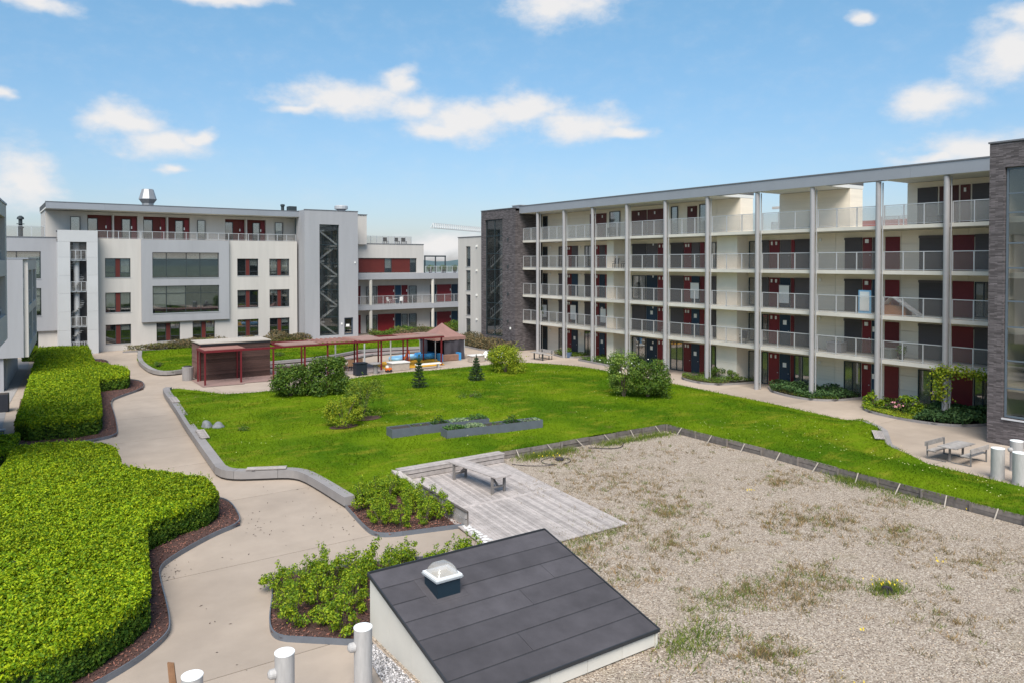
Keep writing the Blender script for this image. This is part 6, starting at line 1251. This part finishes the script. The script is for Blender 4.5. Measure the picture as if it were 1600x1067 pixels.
def tub(label, c, L_, W_, h, m, m2, rz):
    t = thing('paddling_pool', label, 'pool', c, rz, local=True); b = MB(); V = []; n = 24; prof = [(0.80, .02), (1.0, .05), (1.05, h*.5), (1.0, h), (.88, h*.98), (.84, h*.4)]
    for k_, (r_, z) in enumerate(prof):
        for i in range(n): a = 6.283*i/n; ce, se = math.cos(a), math.sin(a); V.append((L_*r_*math.copysign(abs(ce)**.6, ce), W_*r_*math.copysign(abs(se)**.6, se), z))
    F = [(k_*n+i, k_*n+(i+1) % n, (k_+1)*n+(i+1) % n, (k_+1)*n+i) for k_ in range(len(prof)-1) for i in range(n)]; raw('rim', V, F, m, t, smooth=True); raw('lining', V[-n:], [tuple(range(n))], m2, t)
tub('pale blue paddling pool full of toys beside the tent', (34.0, 67.6, .04), 1.6, .8, .42, PBLUE, BLUE, .3); tub('deeper blue inflatable pool behind the pergola post', (36.4, 67.4, .04), 1.2, .7, .6, BLUE, PBLUE, .1)
t = thing('play_slide', 'small orange toy slide in the blue pool area', 'toy', (33.6, 66.4, .04)); OR = mat('orange plastic', (.70, .16, .03), .4); MB().bar((33.3, 66.4, .1), (33.9, 66.4, 1.1), .35, .05).build('slide', OR, t); MB().bar((33.95, 66.25, 0), (33.9, 66.25, 1.1), .06).bar((33.95, 66.55, 0), (33.9, 66.55, 1.1), .06).build('ladder', OR, t)
for x, y, w, d, h, lab in ((29.7, 61.3, 1.7, 1.1, .75, 'white covered sandbox at the edge of the orange surface'), (38.6, 62.2, 1.4, .9, .7, 'pale stone table block to the right of the pergola end')):
    t = thing('covered_box', lab, 'sandbox', (x+w/2, y, 0)); box('box', t, x, x+w, y, y+d, .02, h-.1, mat('pale wooden box', (.40, .34, .29), .8, .2, 3), .02); box('cover', t, x-.06, x+w+.06, y-.06, y+d+.06, h-.098, h, mat('white cover', (.66, .64, .62), .7, .08, 3), .03)
t = thing('toy_box', 'blue and brown toy crate in front of the tent', 'crate', (37.6, 64.8, 0)); box('box', t, 36.7, 38.5, 64.6, 65.2, .05, .6, mat('brown crate', (.25, .14, .10), .8, .2, 4)); box('end_panel', t, 38.5, 38.75, 64.55, 65.25, .02, .75, BLUE); box('end_panel', t, 36.45, 36.7, 64.55, 65.25, .02, .75, BLUE)
for x, y, lab in ((32.1, 61.0, 'low white bench seat in front of the orange play surface'),):
    t = thing('low_bench', lab, 'bench', (x, y, 0)); box('seat', t, x-.2, x+2.3, y-.2, y+.25, .4, .5, LAMPW); box('leg', t, x, x+.12, y-.15, y+.2, .02, .399, RAILM); box('leg', t, x+2.0, x+2.12, y-.15, y+.2, .02, .399, RAILM)
t = thing('toy_tractor', 'small orange and white ride on toy at the lawn edge', 'toy', (29.2, 61.0, .02)); box('body', t, 28.95, 29.45, 60.85, 61.15, .15, .4, OR, .03); box('hood', t, 28.95, 29.15, 60.88, 61.12, .401, .6, LAMPW, .03)
for x in (29.05, 29.35):
    for y in (60.82, 61.14): MB().tube((x, y, .13), (x, y+.05, .13), .12, n=12).build('wheel', dk, t)
for x, y, rr, lab in ((40.0, 63.0, .2, 'white lounger frame near the tent on the paved plaza'), (41.4, 62.2, .5, 'white lounger frame folded up beyond the spruces')):
    t = thing('sun_lounger', lab, 'lounger', (x, y, 0), rr, local=True); box('seat', t, -.8, .5, -.3, .3, .3, .37, LAMPW); MB().add([(.5, -.3, .32), (1.0, -.3, .8), (1.0, .3, .8), (.5, .3, .32), (.46, -.3, .37), (.95, -.3, .86), (.95, .3, .86), (.46, .3, .37)], BF).build('backrest', LAMPW, t)
    for a in (-.7, .4):
        for b_ in (-.26, .26): box('leg', t, a-.03, a+.03, b_-.03, b_+.03, .02, .299, RAILM)
# pop-up tent
t = thing('popup_tent', 'square pop-up tent with faded red roof and dark side walls', 'tent', (38, 66.6, 0)); x0, x1, y0, y1 = 36.2, 39.5, 65.2, 68.4; ROOFC = mat('faded maroon canvas', (.27, .15, .13), .85, .08, 2, var2=.1); SIDEC = mat('dark grey canvas', (.05, .045, .055), .85, .15, 2, .6, 2.2)
ap_ = ((x0+x1)/2, (y0+y1)/2, 3.55); e = .1; V = [(x0-e, y0-e, 2.25), (x1+e, y0-e, 2.25), (x1+e, y1+e, 2.25), (x0-e, y1+e, 2.25)]; W = []
F = []; k0 = 8
for i in range(4):
    A, B = Vector(V[i]), Vector(V[(i+1) % 4]); AP = Vector(ap_); base = len(W); n = 8
    for r_ in range(n+1):
        s = r_/n
        for c in range(n+1): q = A.lerp(B, c/n).lerp(AP, s); q.z -= .22*math.sin(math.pi*s)*(1-.35*abs(2*c/n-1)); W.append(q)
    for r_ in range(n):
        for c in range(n): a = base+r_*(n+1)+c; F.append((a, a+1, a+n+2, a+n+1))
raw('roof', W, F, ROOFC, t); b = MB()
for i in range(4):
    A, B = Vector(V[i]), Vector(V[(i+1) % 4]); n = 12; ps = [A.lerp(B, c/n) for c in range(n+1)]; b.add(ps+[q-Vector((0, 0, .28+.04*(j % 2))) for j, q in enumerate(ps)], [(j, j+1, n+2+j, n+1+j) for j in range(n)])
b.build('valance', ROOFC, t)
def curtain(xa, ya, xb, yb):
    n = 26; V = []
    for r_ in range(6):
        for c in range(n+1):
            s = c/n; z = 2.05*(1-r_/5)+.03; w = .06*math.sin(s*17)*(.4+r_/6)+.05*math.sin(s*6+r_*.8); dx, dy = xb-xa, yb-ya; L_ = math.hypot(dx, dy); V.append((xa+dx*s-dy/L_*w, ya+dy*s+dx/L_*w, z))
    raw('side_wall', V, [(r_*(n+1)+c, r_*(n+1)+c+1, (r_+1)*(n+1)+c+1, (r_+1)*(n+1)+c) for r_ in range(5) for c in range(n)], SIDEC, t, smooth=True)
curtain(x0+1.0, y0, x1, y0); curtain(x1, y0, x1, y1); curtain(x0, y1, x0, y0+1.6); curtain(x1, y1, x0, y1)
for x in (x0, x1):
    for y in (y0, y1): box('pole', t, x-.03, x+.03, y-.03, y+.03, 0, 2.25, RAILM)
t = thing('garden_bench', 'grey bench at the foot of the far gallery columns', 'bench', (46.5, 60.5, 0)); box('seat', t, 45.9, 46.4, 59.6, 61.6, .42, .48, TREAD); box('backrest', t, 46.42, 46.48, 59.6, 61.6, .6, .9, TREAD)
for y in (59.8, 61.4): box('leg', t, 46.0, 46.06, y-.03, y+.03, 0, .419, FRAME); box('leg', t, 46.36, 46.41, y-.03, y+.03, 0, .9, FRAME)
t = thing('garden_table', 'grey table beside the bench near the far columns', 'table', (45.2, 60.3, 0)); box('tabletop', t, 44.7, 45.5, 59.4, 61.2, .70, .75, TREAD)
for y in (59.6, 61.0): box('leg', t, 45.05, 45.15, y-.05, y+.05, 0, .699, FRAME)
t = thing('flower_pot', 'blue grey flower pot outside the red door by the far columns', 'flower pot', (48.7, 60.0, 0)); MB().lathe([(.25, 0), (.35, .55), (.3, .56)], (48.7, 60.0, 0), 14).build('pot', mat('blue glazed pot', (.08, .12, .2), .4), t); quad_mesh('leaves', foliage([(48.7, 60.0, .75, .35, .35, .25)], 200, .12), LF_MID, t)

# ---------------------------------------------------------------- things on the galleries
for y, z, w, h, lab in ((61.9, 3.25, .9, 1.5, 'white cloth hung at the rail of the first gallery nearest the far tower'), (57.2, 3.25, .8, 1.35, 'white cloth by the blue door on the first gallery, second from the far tower'), (45.3, 6.1, .95, 1.35, 'white cloth covering the blue door on the second gallery'), (36.3, 6.1, .9, 1.35, 'white cloth on the second gallery between the two thick near columns'), (66.9, 3.25, .9, 1.3, 'white cloth over the dark door beside the far brick tower')):
    t = thing('door_cloth', lab, 'cloth', (50.8, y, z)); n = 10; V = [(50.82+.02*math.sin(j*1.9), y-w/2+w*j/n, z+.35+h*s) for s in (0, .5, 1) for j in range(n+1)]; raw('cloth', V, [(r_*(n+1)+j, r_*(n+1)+j+1, (r_+1)*(n+1)+j+1, (r_+1)*(n+1)+j) for r_ in range(2) for j in range(n)], LAMPW, t, smooth=True); box('rail', t, 50.80, 50.84, y-w/2-.03, y+w/2+.03, z+.36+h, z+.39+h, RAILM)
def chair(c, r, lab, m, grp=None):
    t = thing('patio_chair', lab, 'chair', c, r, grp, local=True); box('seat', t, -.24, .24, -.24, .24, .4, .45, m, .01); MB().add([(-.24, .20, .45), (.24, .20, .45), (.24, .24, .45), (-.24, .24, .45), (-.24, .30, .95), (.24, .30, .95), (.24, .34, .95), (-.24, .34, .95)], BF).build('backrest', m, t)
    for a in (-.21, .21):
        for b_ in (-.2, .2): box('leg', t, a-.02, a+.02, b_-.02, b_+.02, 0, .399, m)
    for a in (-.26, .26): box('armrest', t, a-.02, a+.02, -.22, .22, .62, .65, m)
DKC = mat('black rattan', (.025, .025, .028), .7, .2, 8)
chair((49.2, 53.6, 9.05), -1.2, 'black patio chair, left of a pair on the third gallery', DKC); chair((49.3, 52.5, 9.05), -1.9, 'black patio chair, right of a pair on the third gallery', DKC); chair((49.3, 50.0, 9.05), -1.5, 'black patio chair behind the column on the third gallery', DKC); chair((49.4, 44.2+3.2, 3.25), -1.2, 'grey patio chair on the first gallery above the middle bed', TREAD)
chair((49.3, 38.3+.6, 3.25), -1.2, 'black patio chair on the first gallery beside the cream pier', DKC); chair((49.3, 55.0, 12.0), -1.2, 'black chair on the top gallery near the glass door', DKC)
WCH = mat('white shell chair', (.75, .75, .74), .5); chair((45.2, 94.2, 3.95), .6, 'white shell chair, left of a pair on the wing gallery', WCH); chair((47.0, 94.2, 3.95), -.6, 'white shell chair, right of a pair on the wing gallery', WCH)
t = thing('bistro_table', 'small white table between two white shell chairs on the wing gallery', 'table', (46.1, 94.2, 3.95)); MB().lathe([(.35, .7), (.35, .74)], (46.1, 94.2, 3.95), 16).build('tabletop', WCH, t); MB().lathe([(.2, 0), (.03, .03), (.03, .699)], (46.1, 94.2, 3.95), 10).build('pedestal', WCH, t)
BX = mat('cardboard', (.36, .17, .085), .85, .1, 3)
t = thing('cardboard_box', 'orange brown cardboard box on the second gallery beside the folded rack', 'box', (49.3, 26.7, 6.1)); box('carton', t, 49.0, 49.8, 25.9, 27.3, 6.102, 6.75, BX); box('flap', t, 49.0, 49.8, 27.31, 27.33, 6.5, 6.95, BX)
t = thing('drying_rack', 'folded white drying rack leaning into an A shape on the second gallery', 'drying rack', (49, 26.5, 6.1)); 
for y0, y1, z0, z1 in ((28.0, 26.9, 6.14, 7.25), (26.7, 25.0, 7.3, 6.14)): MB().add([(48.8, y0, z0), (49.5, y0, z0), (49.5, y1, z1), (48.8, y1, z1), (48.8, y0-.05, z0+.04), (49.5, y0-.05, z0+.04), (49.5, y1-.05, z1+.04), (48.8, y1-.05, z1+.04)], BF).build('panel', WCH if y0 > 27 else mat('grey crumpled sheet', (.33, .34, .36), .7, .4, 4), t)
t = thing('leaning_board', 'blue edged white board leaning beside the column on the second gallery', 'board', (49.4, 28.9, 6.1)); box('board', t, 49.3, 49.35, 28.4, 29.3, 6.12, 7.7, PBLUE); box('face', t, 49.26, 49.299, 28.52, 29.18, 6.3, 7.6, LAMPW)
t = thing('storage_box', 'grey storage box on the first gallery below the drying rack', 'box', (49.6, 27.8, 3.25)); box('tub', t, 49.2, 49.9, 26.9, 27.9, 3.252, 3.85, mat('grey green tub', (.16, .18, .17), .6)); box('lid', t, 49.17, 49.93, 26.87, 27.93, 3.851, 3.92, mat('grey lid', (.2, .22, .21), .6))
t = thing('potted_plant', 'dark potted plant beside the grey storage box on the first gallery', 'potted plant', (49.5, 26.4, 3.25)); MB().lathe([(.14, 0), (.19, .35)], (49.5, 26.4, 3.252), 12).build('pot', DKC, t); quad_mesh('leaves', foliage([(49.5, 26.4, 3.9, .3, .3, .35)], 160, .14), LF_DARK, t)
t = thing('potted_plant', 'tall leafy potted plant on the first gallery by the far tower', 'potted plant', (49.4, 65.6, 3.25)); MB().lathe([(.16, 0), (.2, .4)], (49.4, 65.6, 3.252), 12).build('pot', DKC, t); quad_mesh('leaves', foliage([(49.4, 65.6, 4.3, .3, .3, .7)], 220, .16), LF_DARK, t)
t = thing('storage_chest', 'grey chest on the first gallery behind the pale window', 'chest', (49.8, 31.2, 3.25)); box('chest', t, 49.5, 50.2, 30.7, 31.8, 3.252, 3.9, mat('grey chest', (.2, .2, .21), .6)); box('lid', t, 49.47, 50.23, 30.67, 31.83, 3.901, 3.97, FASC)
t = thing('patio_table', 'dark low table on the top gallery near the tower', 'table', (49.5, 24.3, 12)); box('tabletop', t, 49.1, 49.8, 23.9, 24.9, 12.5, 12.55, DKC)
for x in (49.2, 49.7):
    for y in (24.0, 24.8): box('leg', t, x-.03, x+.03, y-.03, y+.03, 12, 12.499, DKC)
t = thing('neighbour_roof', 'small red roofed house seen through the opening in the top gallery', 'house', (95, 53, 0)); box('wall', t, 90, 100, 46, 62, 0, 12.3, WHITER); MB().add([(89.5, 45.5, 12.31), (100.5, 45.5, 12.31), (100.5, 62.5, 12.31), (89.5, 62.5, 12.31), (94, 48, 15.0), (96, 48, 15.0), (96, 60, 15.0), (94, 60, 15.0)], BF).build('roof', mat('red tiles', (.22, .05, .035), .8, .15, 3), t)
# terrace furniture on the wing roof
for i, x in enumerate((45.6, 47.3, 48.4)):
    t = thing('terrace_chair', ('dark chair on the wing roof terrace, left one', 'dark chair on the wing roof terrace, middle one', 'dark chair on the wing roof terrace, right one')[i], 'chair', (x, 96, 12.1)); box('seat', t, x-.3, x+.3, 95.8, 96.4, 12.5, 12.56, DKC); box('backrest', t, x-.3, x+.3, 96.3, 96.36, 12.561, 13.05, DKC)
    for a in (-.26, .26):
        for b_ in (95.85, 96.33): box('leg', t, x+a-.03, x+a+.03, b_-.03, b_+.03, 12.1, 12.499, DKC)
for x, lab in ((52.2, 'dark pot plant on the lower terrace, left'), (54.2, 'dark pot plant on the lower terrace, right'), (56.2, 'shrubby pot near the white block on the terrace')):
    t = thing('terrace_plant', lab, 'potted plant', (x, 95.4, 8.15)); MB().lathe([(.2, 0), (.26, .4)], (x, 95.4, 8.15), 10).build('pot', DKC, t); quad_mesh('leaves', foliage([(x, 95.4, 8.85, .5, .5, .4)], 220, .2), LF_DARK, t)
# roof equipment
t = thing('roof_vent', 'large faceted grey metal exhaust hood on the white building roof', 'roof vent', (17.2, 96, 15.9)); MB().lathe([(.62, 0), (.62, .45), (.95, .9), (.95, .95), (.62, 2.05), (.55, 2.08)], (15.6, 95.5, 15.9), 8).build('hood', mat('galvanised hood', (.32, .32, .33), .45, .1, 2, metal=.4), t); MB().lathe([(.97, .90), (.97, .96)], (15.6, 95.5, 15.9), 8).build('seam', FASC, t)
t = thing('roof_vent', 'round flat capped vent on top of the grey stair tower', 'roof vent', (37.6, 93, 15.95)); MB().lathe([(.55, 0), (.55, .4)], (37.9, 93, 15.95), 14).build('neck', FASC, t); MB().lathe([(.6, .40), (.85, .5), (.85, .85), (.75, .95)], (37.9, 93, 15.95), 14).build('cap', RAILM, t)
t = thing('roof_unit', 'small dark ventilation boxes on the roof left of the grey tower', 'roof unit', (31.8, 96, 15.93)); box('box', t, 32.0, 33.0, 95.6, 96.6, 15.932, 16.75, FRAME, .03); MB().lathe([(.2, 0), (.2, .75), (.28, .8), (.28, 1.0), (.12, 1.05)], (31.3, 96, 15.93), 12).build('flue', FRAME, t); box('base', t, 30.3, 31.0, 95.8, 96.3, 15.932, 16.1, FRAME)
t = thing('fan_unit', 'box of roof plant on the wing terrace', 'roof unit', (58.5, 97, 8.2)); box('box', t, 58.2, 59.2, 96.5, 97.5, 8.16, 9.0, FRAME); box('lid', t, 58.15, 59.25, 96.45, 97.55, 9.001, 9.08, RAILM)
# tower crane behind
cr = thing('tower_crane', 'distant white lattice tower crane jib above the white block', 'crane', (140, 210, 0)); CRM = mat('crane white paint', (.62, .60, .60), .6, .05, 1)
tip = Vector((92.8, 180.2, 0)); 
def jib_at(s): return Vector((101.7+(126-101.7)*s, 185+(195-185)*s, 19.2-.4*s))
TIPPX = None
b = MB(); n = 26; dj = (jib_at(1)-jib_at(0)); up = Vector((0, 0, 1)); sd2 = dj.normalized().cross(up)
for i in range(n):
    s0, s1 = i/n, (i+1)/n; p0, p1 = jib_at(s0), jib_at(s1); hgt = 1.3
    for o in (-.6, .6): b.bar(p0+sd2*o, p1+sd2*o, .16); b.bar(p0+sd2*o, (p0+p1)/2+up*hgt, .1); b.bar((p0+p1)/2+up*hgt, p1+sd2*o, .1)
    b.bar(p0-sd2*.6, p0+sd2*.6, .1)
    if i: b.bar((jib_at((i-1)/n)+p0)/2+up*hgt, (p0+p1)/2+up*hgt, .14)
b.build('jib', CRM, cr); e1 = jib_at(1.0); b = MB()
for o in ((-.9, -.9), (.9, -.9), (.9, .9), (-.9, .9)): b.bar((e1.x+o[0], e1.y+o[1], 0), (e1.x+o[0], e1.y+o[1], 21), .2)
for i in range(10):
    z = i*2.0
    for o, q in (((-.9, -.9), (.9, -.9)), ((.9, -.9), (.9, .9)), ((.9, .9), (-.9, .9)), ((-.9, .9), (-.9, -.9))): b.bar((e1.x+o[0], e1.y+o[1], z), (e1.x+q[0], e1.y+q[1], z+2), .12)
b.build('mast', CRM, cr)
